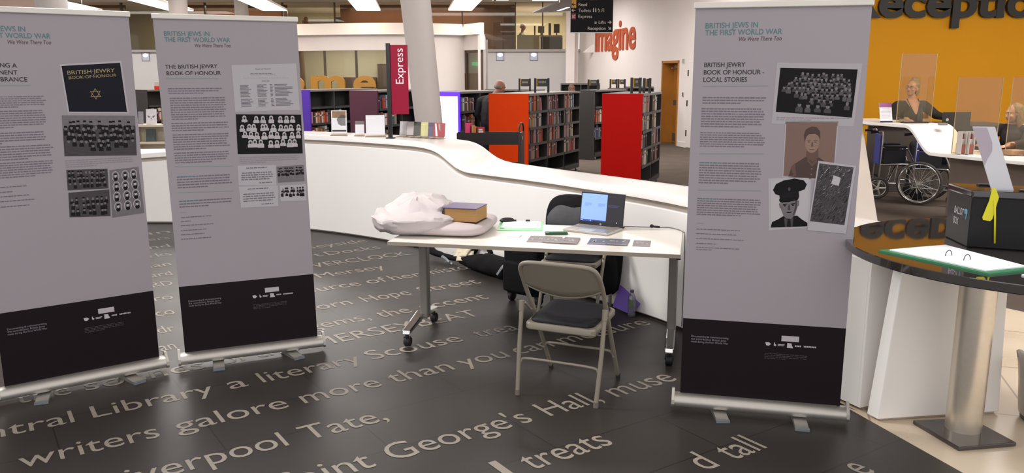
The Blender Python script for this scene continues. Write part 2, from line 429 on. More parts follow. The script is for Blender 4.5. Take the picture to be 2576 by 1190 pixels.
# oak double door in its recess
door = thing('door_1', 'oak double door standing in the white wall', 'door', (WA[0], WA[1], 0), WD); struct(door)
mb = MB()
for s0, s1 in ((2.36, 2.42), (3.29, 3.35)): mb.bmm((s0, -.36, 0), (s1, .015, 2.05))
mb.bmm((2.36, -.36, 1.99), (3.35, .015, 2.05)); mb.build('door_frame', M_oak, door)
for s0, s1 in ((2.42, 2.855), (2.857, 3.29)):
    mb = MB(); mb.bmm((s0, -.35, .01), (s1, -.30, 1.99)); leaf = mb.build('door_leaf', M_oak, door)
    mb = MB(); mb.bmm((s0 + .02, -.30, .05), (s1 - .02, -.296, .25)); mb.build('kick_plate', M_gray, leaf)
    mb = MB(); mb.bmm((s0 + .02, -.30, .95), (s1 - .02, -.296, 1.08)); mb.build('push_plate', M_gray, leaf)
    c = s1 - .05 if s0 < 2.6 else s0 + .05
    mb = MB(); mb.cyl((c, -.25, .85), (c, -.25, 1.45), .012); mb.cyl((c, -.30, .9), (c, -.25, .9), .008); mb.cyl((c, -.30, 1.4), (c, -.25, 1.4), .008)
    mb.build('door_handle', M_steel, leaf)
    mb = MB(); mb.bmm((s0 + .16, -.30, .55), (s0 + .22, -.297, 1.75)); mb.build('vision_panel', mat('dark_glass', '3a3733', .1), leaf)
mb = MB(); mb.bmm((2.55, -.30, 1.88), (3.1, -.22, 1.95)); mb.bmm((2.8, -.25, 1.86), (2.84, -.02, 1.88)); mb.build('door_closer', M_alu, door)
door2 = thing('door_2', 'white flush cupboard door with black hinges beside the oak door', 'door', (WA[0], WA[1], 0), WD); struct(door2)
mb = MB(); mb.bmm((.97, 0, .02), (1.82, .02, 2.02)); mb.build('door_leaf', mat('gloss_white', 'ece6e0', .35), door2, bev=.004)
for z in (.35, 1.05, 1.75):
    mb = MB(); mb.bmm((1.80, .018, z - .07), (1.835, .034, z + .07)); mb.build('hinge', M_blackm, door2)
mb = MB(); mb.bmm((2.05, 0, 1.2), (2.12, .02, 1.3)); tag(on_wall(mb.build('wall_switch', M_alu)), 'small metal switch plate beside the oak door', 'switch')
mb = MB(); mb.bmm((2.08, 0, 1.98), (2.13, .04, 2.08)); tag(on_wall(mb.build('wall_sensor', M_alu)), 'small white sensor high beside the oak door', 'sensor')
mb = MB(); mb.text('imagine', (8.32, .01, 2.42), (-1, 0, 0), (0, 0, 1), w=3.22, cap=.87, bold=.022, extrude=.016)
tag(on_wall(mb.build('wall_lettering', mat('orange_letter', 'b5502a', .5))), 'raised orange letters reading imagine on white wall', 'lettering')
mb = MB(); mb.add([(8.5, 0, 2.38), (8.62, 0, 2.38), (8.62, .32, 2.38), (8.5, .32, 2.38), (8.5, 0, 2.62), (8.62, 0, 2.62)], [(0, 1, 2, 3), (0, 3, 4), (1, 5, 2), (3, 2, 5, 4), (0, 4, 5, 1)])
tag(on_wall(mb.build('projecting_sign', M_white)), 'small white wedge sign left of the orange letters', 'sign')
mb = MB(); mb.box((1.84, 26.6, 2.0), (.27, .3, 4.0)); mb.box((2.06, 26.9, 2.0), (.12, .2, 4.0)); struct(mb.build('column', M_wallp), 'white square pilaster in the far corner')

# yellow wall letters
mb = MB(); mb.text('Reception', (5.60, 14.155, 2.665), (1, 0, 0), (0, 0, 1), w=3.5, cap=.535, bold=.03, extrude=.045)
tag(mb.build('reception_lettering', mat('black_letter', '1c1a18', .5)), 'big black letters reading Reception on yellow wall', 'lettering')

# round columns
def column(pts, r0, r1, label):
    mb = MB(); mb.cyl(pts[0], pts[1], r0, r1, n=32); return struct(mb.build('column', mat('column_white', 'cbc3bf', .7, var=.02), smooth=60), label)
column(((-1.0, 11, 0), (-1.362, 11, 4.0)), .172, .205, 'white leaning round column behind the counter')
column(((-5.94, 11, 0), (-5.94, 11, 4.0)), .19, .19, 'white round column behind the leftmost banner')
column(((-7.05, 18, 0), (-7.05, 18, 4.0)), .19, .19, 'white round column behind the middle banner')
column(((-7.62, 24, 0), (-7.62, 24, 4.0)), .19, .19, 'white round column far behind the middle banner')

# ------------------------------------------------------------------ rotunda room with the ochre letters
RP = [(-8.0, 20.6), (-6.5, 20.25), (-5.15, 19.85), (-3.9, 19.45), (-2.7, 19.3), (-1.8, 19.5), (-1.12, 19.95)]
def strip(pts, z0, z1, off0=0, off1=0, th=.12):
    """vertical strip following a plan polyline, camera side outward; off moves the lower / upper edge towards the camera"""
    mb = MB(); P = [Vector((a, b)) for a, b in pts]; N = []
    for i in range(len(P)):
        d = (P[min(i + 1, len(P) - 1)] - P[max(i - 1, 0)]).normalized(); N.append(Vector((d.y, -d.x)))
    vs = []; k = 4
    for p, q in zip(P, N):
        a = p + q * off0; b = p + q * off1; c = p - q * th
        vs += [(a.x, a.y, z0), (b.x, b.y, z1), (c.x, c.y, z1), (c.x, c.y, z0)]
    fs = []
    for i in range(len(P) - 1):
        for j in range(k):
            t = (j + 1) % k; fs.append((i * k + j, i * k + t, (i + 1) * k + t, (i + 1) * k + j))
    fs += [(3, 2, 1, 0), tuple(range((len(P) - 1) * k, len(P) * k))]
    return mb.add(vs, fs)
RC = [(p.x, p.y) for p in curve_pts([(a, b, 0) for a, b in RP], 8)]
left = [p for p in RC if p[0] <= -5.1]; mid = [p for p in RC if -5.16 <= p[0] <= -2.68]; right = [p for p in RC if p[0] >= -2.72]
struct(strip(left, 0, 2.62).build('wall_rotunda', M_wallp, smooth=40))
struct(strip(right, 0, 2.62).build('wall_rotunda', M_wallp, smooth=40))
struct(strip(mid, 0, 1.0).build('wall_rotunda', M_wallp, smooth=40)); struct(strip(mid, 2.27, 2.62).build('wall_rotunda', M_wallp, smooth=40))
RC2 = RC + [(-.99, 19.75), (-.72, 19.25)]
struct(strip([(-1.12, 19.95), (-.72, 19.25)], 2.28, 2.62).build('wall_rotunda', M_wallp))
struct(strip([(-.72, 19.25), (-.705, 19.28), (-.66, 21.5)], 0, 2.62, th=.06).build('wall_rotunda', M_wallp))
struct(strip(RC2, 2.62, 2.88, .14, 0, th=.1).build('trim_1', mat('cornice_white', 'f4ece2', .6, var=.01), smooth=40), 'round room rim, sloped to catch light and look bright')  # slope shaped to catch ceiling light so the rim reads brighter
gl = strip(mid, 1.0, 2.27, -.05, -.05, th=.06).build('window_1', M_glass); struct(gl, 'glazed front of the round room')
mb = MB()
for q in (.33, .62): 
    p = mid[int(len(mid) * q)]; mb.bmm((p[0] - .025, p[1] + .02, 1.0), (p[0] + .025, p[1] + .06, 2.27))
mb.build('window_frame', mat('bronze_frame', '4c3c30', .4), gl)
mb = MB(); mb.bmm((-7, 22.4, 0), (-1.0, 22.5, 2.6)); struct(mb.build('wall_rotunda_back', mat('olive_white', 'b9b49c', .6)))
mb = MB(); mb.bmm((-7.2, 19.9, 2.64), (-.7, 22.6, 2.70)); struct(mb.build('ceiling_rotunda', M_ceil))
area('ceiling_lamp_or_fill', (-4, 21.3, 2.6), 2.5, .6, 60)
mb = MB(); mb.cyl((-5.35, 20.9, 0), (-5.35, 20.9, 2.62), .2, n=20); struct(mb.build('column', mat('bronze_column', '6b4c2e', .35), smooth=60), 'bronze round column behind the glazing')
for t, x0, x1, y in (('o', -5.43, -4.84, 19.72), ('m', -4.66, -3.82, 19.46), ('e', -3.64, -3.11, 19.24)):
    mb = MB(); mb.text(t, (x0, y, 1.29), (1, -.22 if t != 'e' else -.1, 0), (0, 0, 1), w=x1 - x0, cap=.62, bold=.025, extrude=.03)
    tag(mb.build('window_letter', mat('ochre_letter', 'b98532', .5)), 'ochre letter %s standing before the dark glazing' % t, 'letter')
mb = MB()
for p, q2 in zip(mid[:-1], mid[1:]): mb.prism([(p[0], p[1] + .03), (p[0], p[1] - .16), (q2[0], q2[1] - .16), (q2[0], q2[1] + .03)], 1.24, 1.29)
struct(mb.build('trim_2', M_brownwood), 'sill carrying the ochre letters')
mb = MB(); mb.bmm((-3.55, 22.2, 1.0), (-2.7, 22.38, 2.0)); mb.bmm((-4.5, 22.2, .9), (-3.6, 22.38, 1.65)); tag(mb.build('screen_unit', mat('dark_brown', '4a3a2e', .5)), 'dark cabinets inside the glazed round room', 'cabinet')
# glazed doorway at the right end of the rotunda
d3 = thing('door_3', 'glazed doorway at the right end of round room', 'door', (-1.12, 19.95, 0), math.atan2(-.7, .4)); struct(d3)
mb = MB(); mb.bmm((0, .02, 0), (.05, .08, 2.28)); mb.bmm((.74, .02, 0), (.8, .08, 2.28)); mb.bmm((0, .02, 2.22), (.8, .08, 2.28)); mb.build('door_frame', mat('bronze_frame', '4c3c30', .4), d3)
mb = MB(); mb.bmm((.05, .04, 0), (.74, .06, 2.22)); mb.build('door_pane', M_glass, d3)
mb = MB(); mb.bmm((-1.5, 21.6, 0), (-.66, 21.7, 1.75)); o = mb.build('door_4', mat('brown_door', '8a5230', .45)); struct(o, 'brown door seen through the glazed doorway')
mb = MB(); mb.bmm((-1.6, 21.75, 0), (-.62, 21.8, 2.6)); struct(mb.build('wall_lobby', M_wallw))
mb = MB(); mb.bmm((-1.02, 21.6, 1.95), (-.84, 21.75, 2.03)); tag(mb.build('exit_sign', mat('exit_green', '3fc08a', .5, emit=1.2)), 'small green lit exit sign inside the glazed doorway', 'sign')

# ------------------------------------------------------------------ upper gallery at the far end
mb = MB(); mb.bmm((-22, 27.4, 2.44), (2.3, 33, 2.52)); struct(mb.build('slab_gallery', mat('slab_grey', 'b3ada8', .6)))
def seg(x0, x1, y, z0, z1, m, name, label=None):
    mb = MB(); mb.bmm((x0, y, z0), (x1, y + .08, z1)); return struct(mb.build(name, m), label)
for x0, x1 in ((-22, -12.9), (-11.4, -7.5), (-5.72, .12)): seg(x0, x1, 28.4, 2.52, CZ, M_brownwood, 'wall_gallery', 'brown panelled wall of the upper gallery')
seg(-22, 2.3, 32.2, 2.52, CZ, mat('office_cream', 'd3cbb0', .6), 'wall_office')
g2 = seg(-22, 1.75, 27.45, 2.52, CZ, M_glass, 'window_2', 'long glazed front of the upper gallery')
mb = MB()
for x in (-12.6, -9.9, -7.4, -5.72, -2.95, -1.6, .12, 1.0): mb.bmm((x - .018, 27.42, 2.52), (x + .018, 27.56, CZ))
mb.build('window_frame', mat('bronze_frame', '4c3c30', .4), g2)
for x, y, sx, sy, p in ((.9, 30.3, 1.2, .8, 130), (-6.6, 30.3, 1.2, .8, 45), (-12.2, 30.3, 1.2, .8, 20), (-3.2, 27.9, 4.5, .3, 60), (-9.2, 27.9, 3.2, .3, 40), (-15, 27.9, 4, .3, 30)): area('ceiling_lamp_or_fill', (x, y, 3.92), sx, sy, p, (1, .93, .8))  # last three are unseen strips added to brighten the brown wall
# ------------------------------------------------------------------ roll-up banners
M_ban = mat('banner_vinyl', '9d979d', 0.65, spec=.2, var=0.03, scale=1.6)
M_dark = mat('banner_dark_band', '1d1318', 0.5, spec=.15, var=0.04, scale=2)
M_teal = mat('print_teal', '4b7679', 0.6, var=0)
M_ink = mat('print_ink', '1e1a1d', 0.6, var=0)
M_inkw = mat('print_wine', '553840', 0.6, var=0)
M_ink2 = mat('print_small_ink', '6b646e', 0.6, var=0)
M_rule = mat('print_rule', '82908f', 0.6, var=0)
M_plite = mat('print_paper', 'aeaab0', 0.6, var=.02)
M_pw = mat('photo_white', 'b5b0b4', 0.6, var=0.05)
M_pm = mat('photo_mid', '6d676c', 0.6, var=0.2, scale=40)
M_pg = mat('photo_grey', '3b373b', 0.6, var=0.25, scale=40)
M_pd = mat('photo_dark', '161318', 0.6, spec=.2, var=0.3, scale=30)
M_pk = mat('photo_black', '0d0b0e', 0.6, spec=.2, var=0.2, scale=30)
M_sep = mat('photo_sepia', '765c52', 0.6, var=0.1, scale=8)
M_sep2 = mat('photo_sepia_dark', '43302a', 0.6, var=0.1, scale=12)
M_sep3 = mat('photo_sepia_light', '8a6d60', 0.6, var=0.05)
M_navy = mat('cover_navy', '0c0d1b', 0.5, spec=.2, var=0.1)
M_gold = mat('print_gold', '9a875a', 0.5, var=0.1)
M_logo = mat('print_logo_white', 'b9b3bb', 0.6, var=0.05)
M_dim = mat('print_dim', '453a42', 0.6, var=0)
ROLE = {'T': M_teal, 'H': M_ink, 'I': M_inkw}

class Print:
    """draws flat print on the panel of one banner: banner coordinates (x across, z up)"""
    def __init__(s, lean, side): s.l = lean; s.s = side
    def pt(s, x, z, d=0): 
        k = z - .095
        return Vector((x + k * s.s, k * s.l - .0022 - d, z))
    def poly(s, mb, P, d, m=0): mb.add([s.pt(x, z, d) for x, z in P], [tuple(range(len(P)))], m)
    def text(s, mb, t, a, b, d, cap, m=0, bold=.004, shear=0):
        pa = s.pt(a[0], a[1], d); pb = s.pt(b[0], b[1], d)
        mb.text(t, pa, pb - pa, s.pt(a[0], a[1] + 1, d) - pa, w=(pb - pa).length, cap=cap, m=m, bold=bold, shear=shear)

def bil(q, u, v):
    """q: TL TR BR BL; u across, v down"""
    a = [q[0][i] + (q[1][i] - q[0][i]) * u for i in (0, 1)]; b = [q[3][i] + (q[2][i] - q[3][i]) * u for i in (0, 1)]
    return (a[0] + (b[0] - a[0]) * v, a[1] + (b[1] - a[1]) * v)
def blob(pr, mb, q, u, v, ru, rv, d, m, n=9, top=False):
    pr.poly(mb, [bil(q, u + ru * math.cos(2 * PI * k / n), v + rv * math.sin(2 * PI * k / n)) for k in range(n)], d, m)
def group_photo(pr, mb, q, rows, R, nun=False):
    """soldiers standing and sitting in rows; materials 0 ground 1 body 2 face 3 cap"""
    pr.poly(mb, [bil(q, *p) for p in ((0, 0), (0, 1), (1, 1), (1, 0))], .0010, 0)
    layer = 0
    for v, n, hw, hh, u0, u1 in rows:
        for k in range(n):
            u = u0 + (u1 - u0) * (k + .5) / n + R.uniform(-.3, .3) * (u1 - u0) / n
            vv = v + R.uniform(-.022, .022); d = .0012 + layer * .00012 + k * .000004
            bh = R.uniform(2.6, 3.6) * hh
            w = hw * R.uniform(1.5, 2.0) * (1.25 if nun else 1)
            pr.poly(mb, [bil(q, a, min(b, .99)) for a, b in ((max(u - w * .6, .01), vv + hh * .8), (max(u - w, .01), vv + hh * 1.6), (max(u - w * .95, .01), vv + bh), (min(u + w * .95, .99), vv + bh), (min(u + w, .99), vv + hh * 1.6), (min(u + w * .6, .99), vv + hh * .8))], d, 1 if R.random() < .75 else 4)
            if nun:
                blob(pr, mb, q, u, vv, hw * 1.5, hh * 1.5, d + .00003, 1); blob(pr, mb, q, u, vv + .01, hw * .8, hh * .8, d + .00006, 2)
                if R.random() < .6: blob(pr, mb, q, u + R.uniform(-hw, hw), vv + hh * 2.6, hw * .5, hh * .5, d + .00005, 4, 6)
            else:
                blob(pr, mb, q, u, vv, hw, hh, d + .00003, 2)
                if R.random() < .8: pr.poly(mb, [bil(q, a, b) for a, b in ((u - hw * 1.2, vv - hh * .35), (u + hw * 1.2, vv - hh * .35), (u + hw * 1.05, vv - hh * 1.35), (u - hw * 1.05, vv - hh * 1.35))], d + .00006, 3)
        layer += 1
def words(pr, mb, x0, x1, ztop, zbot, n, style, R, m0=0):
    """greyed small print: one strip per word; style 1 opens with a teal name, style 2 is a wide-spaced source line"""
    pitch = (ztop - zbot) / n
    for i in range(n):
        z = ztop - pitch * (i + .5); x = x0; end = x1 if i < n - 1 or style == 2 or n == 1 else x0 + (x1 - x0) * R.uniform(.3, .7)
        if i < n - 1: end -= R.uniform(0, .04) * (x1 - x0) * 2
        h = min(pitch * .23, .0036)
        while x < end - .004:
            w = min(R.uniform(.008, .026), end - x)
            hh = h * R.uniform(.8, 1.1)
            pr.poly(mb, [(x, z + hh), (x, z - hh), (x + w, z - hh), (x + w, z + hh)], .001, 1 if (style == 1 and i == 0 and x < x0 + .09) else m0)
            x += w + .0035

def footer(pr, panel, R):
    mb = MB()
    for k, t in enumerate(('Documenting & commemorating', 'the contribution British Jews', 'made during the First World War')):
        pr.text(mb, t, (-.35, .403 - k * .0145), (-.35 + (.186, .176, .186)[k], .403 - k * .0145), .0012, .011, bold=0)
    mb.build('footer_text', mat('print_grey', '8a828c', .6, var=0), panel)
    mb = MB(); pr.poly(mb, [(.094, .442), (.094, .413), (.178, .413), (.178, .442)], .0012); mb.build('sponsor_plate', mat('print_plate', 'b7b0b6', .6, var=.05), panel)
    mb = MB()
    pr.poly(mb, [(.017, .402), (.022, .386), (.034, .384), (.046, .394), (.034, .403)], .0012)
    pr.poly(mb, [(.060, .404), (.059, .388), (.066, .383), (.072, .39), (.068, .394), (.065, .394), (.063, .404)], .0012)
    for a in (0, 1): pr.poly(mb, [(.078, .396 - a * .006), (.078, .3925 - a * .006), (.112 - a * .006, .3925 - a * .006), (.112 - a * .006, .396 - a * .006)], .0012)
    pr.poly(mb, [(.123, .405), (.123, .379), (.151, .379), (.151, .386), (.146, .392), (.144, .404)], .0012)
    for x0, x1 in ((.161, .194), (.203, .262)):
        x = x0
        while x < x1 - .003:
            pr.poly(mb, [(x, .396), (x, .388), (x + .0055, .388), (x + .0055, .396)], .0012); x += .0075
    mb.build('sponsor_logos', M_logo, panel)
    mb = MB()
    for k in range(4):
        x1 = .22 if k < 3 else .12
        words(pr, mb, .017, x1, .347 - k * .0085, .339 - k * .0085, 1, 0, R)
    mb.build('footer_credit', M_dim, panel)

def banner(loc, yaw, lean, side, label, feet, T, H, rules, paras, pics, seed):
    R = random.Random(seed)
    t = thing('rollup_banner', label, 'banner', loc, yaw, 'roll-up exhibition banners')
    pr = Print(lean, side)
    # base cassette: rounded aluminium case
    prof = [(.042, .032), (.05, .045), (.047, .066), (.030, .086), (.006, .094), (-.006, .094), (-.03, .085), (-.045, .06), (-.042, .032)]
    mb = MB(); w = .425
    mb.prismT(prof, lambda a, b: Vector((-w, -a, b)), lambda a, b: Vector((w, -a, b))); base = mb.build('base_cassette', mat('cassette_aluminium', 'b4b0aa', .42, metal=.8, scale=40), t, smooth=40, fix=True)
    for sx in (-1, 1):
        mb = MB(); mb.prismT([(.044, .028), (.053, .045), (.05, .068), (.032, .09), (.008, .118), (-.008, .118), (-.032, .088), (-.048, .06), (-.045, .028)], lambda a, b: Vector((sx * (w - .002), -a, b)), lambda a, b: Vector((sx * (w + .012), -a, b))); mb.build('end_cap', mat('cassette_aluminium', 'b4b0aa', .42, metal=.8), base, fix=True)
    for fx, fl, fa in feet:
        mb = MB(); Rm = RZ(fa)
        def F(p): 
            q = Rm @ Vector((p[0], p[1], 0)); return (fx + q.x, q.y, p[2])
        mb.add([F(p) for p in ((-.032, .05, .0), (.032, .05, .0), (.032, -fl, .0), (-.032, -fl, .0), (-.032, .05, .034), (.032, .05, .034), (.032, -fl, .012), (-.032, -fl, .012))], [(0, 1, 2, 3), (4, 7, 6, 5), (0, 4, 5, 1), (1, 5, 6, 2), (2, 6, 7, 3), (3, 7, 4, 0)])
        ft = mb.build('foot', M_alu, t, fix=True)
        mb = MB(); mb.add([F(p) for p in ((-.034, -fl + .004, .0), (.034, -fl + .004, .0), (.034, -fl - .012, .0), (-.034, -fl - .012, .0), (-.034, -fl + .004, .014), (.034, -fl + .004, .014), (.034, -fl - .012, .012), (-.034, -fl - .012, .012))], [(0, 1, 2, 3), (4, 7, 6, 5), (0, 4, 5, 1), (1, 5, 6, 2), (2, 6, 7, 3), (3, 7, 4, 0)])
        mb.build('foot_tip', mat('grey_rubber', '6d757b', .6), ft, fix=True)
    mb = MB(); P = lambda x, z, y: pr.pt(x, z) + Vector((0, y + .0022, 0))
    mb.cyl(P(0, .09, .03), P(0, 2.05, .022), .009, n=10); mb.build('support_pole', M_alu, t, smooth=60)
    z0, zd, z1, hw = .088, .5004, 2.05, .395
    mb = MB()
    for a, b, m in ((z0, zd, 1), (zd, z1, 0)):
        f = [P(-hw, a, -.002), P(hw, a, -.002), P(hw, b, -.002), P(-hw, b, -.002)]; g = [p + Vector((0, .0025, 0)) for p in f]
        mb.add(f + g, [(0, 1, 2, 3), (7, 6, 5, 4), (0, 4, 5, 1), (1, 5, 6, 2), (2, 6, 7, 3), (3, 7, 4, 0)], m)
    panel = mb.build('graphic_panel', [M_ban, M_dark], t)
    mb = MB(); c = [P(-.402, 2.043, 0), P(.402, 2.043, 0), P(.402, 2.072, 0), P(-.402, 2.072, 0)]
    mb.add([p + Vector((0, -.014, 0)) for p in c] + [p + Vector((0, .012, 0)) for p in c], [(0, 1, 2, 3), (7, 6, 5, 4), (0, 4, 5, 1), (1, 5, 6, 2), (2, 6, 7, 3), (3, 7, 4, 0)])
    mb.build('top_rail', mat('silver_rail', 'd3cfc8', .4, metal=.3), t, bev=.004)
    for nm, items, cap in (('title_print', T, .0265), ('heading_print', H, .0225)):
        mb = MB()
        for k, (s, a, b, r) in enumerate(items):
            pr.text(mb, s, a, b, .001, .021 if r == 'I' else cap, m={'T': 0, 'H': 1, 'I': 2}[r], bold=.006 if r != 'I' else 0, shear=.22 if r == 'I' else 0)
        mb.build(nm, [M_teal, M_ink, M_inkw], panel)
    for (x0, za), (x1, zb) in rules:
        mb = MB(); pr.poly(mb, [(x0, za), (x1, zb), (x1, zb + .0035), (x0, za + .0035)], .001); mb.build('rule_print', M_rule, panel)
    for (x0, za), (x1, zb), nl, st in paras:
        mb = MB(); words(pr, mb, x0, x1, za, zb, nl, st, R); mb.build('text_paragraph' if st < 2 else 'source_line', [M_ink2, M_teal], panel)
    for fn in pics: fn(pr, panel, R)
    footer(pr, panel, R)
    return t

def pic(name, fn, mats, label=None):
    def go(pr, panel, R):
        mb = MB(); fn(pr, mb, R); mb.build(name, mats, panel, label=label)
    return go
GM = [M_pg, M_pd, M_pm, M_pk, M_pg]
def soldiers(q, rows, bg=M_pg):
    return pic('printed_photo', lambda pr, mb, R: group_photo(pr, mb, q, rows, R), [bg, M_pg, M_pm, M_pd, mat('photo_grey_cloth', '4d484d', .6, var=.3, scale=60)] if bg is M_pk else [bg, M_pd, M_pm, M_pk, M_pg])
def border(q, name='photo_border', m=None):
    return pic(name, lambda pr, mb, R: pr.poly(mb, [q[0], q[3], q[2], q[1]], .0004), [m or M_plite])
def caption(q, n):
    return pic('photo_caption', lambda pr, mb, R: words(pr, mb, q[0], q[2], q[1], q[3], n, 0, R), [mat('print_faint', '8a848b', .6, var=0)])

# --- pictures of the left banner
B1c = [(.044, 1.782), (.33, 1.8), (.342, 1.535), (.057, 1.544)]
def cover1(pr, mb, R):
    pr.poly(mb, [B1c[i] for i in (0, 3, 2, 1)], .0008, 0)
    pr.text(mb, 'BRITISH·JEWRY', (.068, 1.737), (.3, 1.751), .0012, .021, m=1, bold=.004)
    pr.text(mb, 'BOOK·OF·HONOUR', (.072, 1.713), (.305, 1.727), .0012, .016, m=1, bold=.004)
    for up_ in (0, 1):
        for k in range(3):
            a = PI / 2 + up_ * PI + k * 2 * PI / 3; b = a + 2 * PI / 3
            for ra, rb in ((.030, .025),):
                pr.poly(mb, [(.193 + r * math.cos(an), 1.635 + r * math.sin(an)) for r, an in ((ra, a), (rb, a), (rb, b), (ra, b))], .0012 + up_ * .0003, 1)
def ovals1(pr, mb, R):
    q = [(.224, 1.219), (.375, 1.228), (.385, .963), (.215, .953)]
    pr.poly(mb, [q[i] for i in (0, 3, 2, 1)], .0008, 4)
    for r in range(4):
        for c in range(3):
            u, v = .19 + c * .31 + R.uniform(-.02, .02), .14 + r * .215
            blob(pr, mb, q, u, v, .125, .105, .0010, 0, 14); blob(pr, mb, q, u, v, .105, .09, .0012, 1, 14)
            blob(pr, mb, q, u, v + .06, .075, .045, .0013, 3); blob(pr, mb, q, u, v - .01, .04, .042, .0014, 2)
            pr.poly(mb, [bil(q, a, b) for a, b in ((u - .05, v - .025), (u + .05, v - .025), (u + .045, v - .06), (u - .045, v - .06))], .0015, 3)
def sky1(pr, mb, R):
    pr.poly(mb, [bil([(.02, 1.526), (.381, 1.513), (.372, 1.293), (.012, 1.309)], *p) for p in ((0, 0), (0, .32), (.3, .2), (.6, .3), (1, .25), (1, 0))], .0011, 0)
b1pics = [border([(.036, 1.79), (.338, 1.811), (.352, 1.526), (.05, 1.537)]), pic('printed_book_cover', cover1, [M_navy, M_gold], 'navy book cover printed with gold words and star'),
    soldiers([(.02, 1.526), (.381, 1.513), (.372, 1.293), (.012, 1.309)], [(.19, 13, .018, .045, .05, .95), (.32, 14, .019, .048, .02, .98), (.47, 13, .02, .05, .02, .98), (.62, 12, .02, .05, .03, .97), (.75, 3, .02, .05, .35, .65)]),
    pic('printed_photo_sky', sky1, [M_pm]), caption((.012, 1.29, .36, 1.245), 4),
    soldiers([(.013, 1.236), (.215, 1.228), (.211, 1.119), (.009, 1.125)], [(.16, 10, .022, .07, .03, .97), (.42, 11, .022, .07, .03, .97), (.68, 9, .022, .07, .03, .97)]),
    soldiers([(.011, 1.112), (.214, 1.113), (.207, .963), (.004, .978)], [(.3, 8, .026, .06, .03, .97), (.5, 8, .028, .065, .03, .97), (.74, 7, .028, .06, .03, .97)]),
    pic('printed_photo', ovals1, [M_pw, M_pm, M_pw, M_pd, M_pm])]
# --- pictures of the middle banner
def doc2(pr, mb, R):
    q = [(.004, 1.79), (.375, 1.801), (.379, 1.524), (.004, 1.521)]
    pr.poly(mb, [q[i] for i in (0, 3, 2, 1)], .0006, 1)
    a = bil(q, .36, .115); b = bil(q, .6, .112); pr.text(mb, 'Book of Honour', a, b, .001, .011, bold=.002)
    for v, u0, u1 in ((.19, .28, .6), (.205, .27, .66), (.29, .16, .86), (.355, .44, .56)):
        words(pr, mb, bil(q, u0, v)[0], bil(q, u1, v)[0], bil(q, u0, v)[1] + .004, bil(q, u1, v)[1] - .005, 1, 2, R)
    for u0, u1, dv in ((.1, .3, 0), (.36, .52, .01), (.56, .61, .01), (.63, .92, 0)):
        for v0, nn in ((.43, 9), (.73, 6)):
            for k in range(nn):
                p = bil(q, u0, v0 + k * .03); e = bil(q, u0 + (u1 - u0) * R.uniform(.6, 1), v0 + k * .03)
                pr.poly(mb, [p, (p[0], p[1] - .0045), (e[0], e[1] - .0045), e], .001, 0)
def nuns(pr, mb, R):
    group_photo(pr, mb, [(.006, 1.506), (.384, 1.496), (.379, 1.261), (-.001, 1.271)], [(.09, 7, .021, .04, .08, .95), (.31, 10, .021, .04, .06, .97), (.49, 9, .021, .04, .08, .97), (.70, 8, .022, .042, .12, .95)], R, nun=True)
def sdoc(q, big):
    def go(pr, mb, R):
        pr.poly(mb, [q[i] for i in (0, 3, 2, 1)], .0006, 1)
        for v, u0, u1 in ((.12, .22, .75), (.36, .1, .9), (.47, .08, .92), (.58, .08, .92), (.69, .08, .85), (.86, .55, .88)):
            words(pr, mb, bil(q, u0, v)[0], bil(q, u1, v)[0], bil(q, u0, v)[1] + .005, bil(q, u1, v)[1] - .005, 1, 2, R)
    return pic('printed_document', go, [M_ink2, M_plite], 'printed page of small type')
b2pics = [pic('printed_document', doc2, [M_ink2, M_plite], 'printed page with columns of names'), pic('printed_photo', nuns, [M_pk, M_pw, M_pg, M_pw, M_plite], 'group of nurses in white'), caption((.01, 1.255, .37, 1.212), 4),
    sdoc([(-.007, 1.203), (.215, 1.197), (.209, 1.074), (-.011, 1.085)], 0), sdoc([(-.011, 1.078), (.217, 1.072), (.211, .945), (-.007, .95)], 0),
    soldiers([(.217, 1.187), (.38, 1.19), (.379, 1.09), (.219, 1.089)], [(.2, 9, .03, .07, .03, .97), (.38, 9, .03, .07, .03, .97)], M_pm),
    soldiers([(.227, 1.071), (.384, 1.071), (.384, .969), (.227, .974)], [(.24, 8, .03, .075, .03, .97), (.46, 7, .03, .08, .03, .97)], M_plite)]
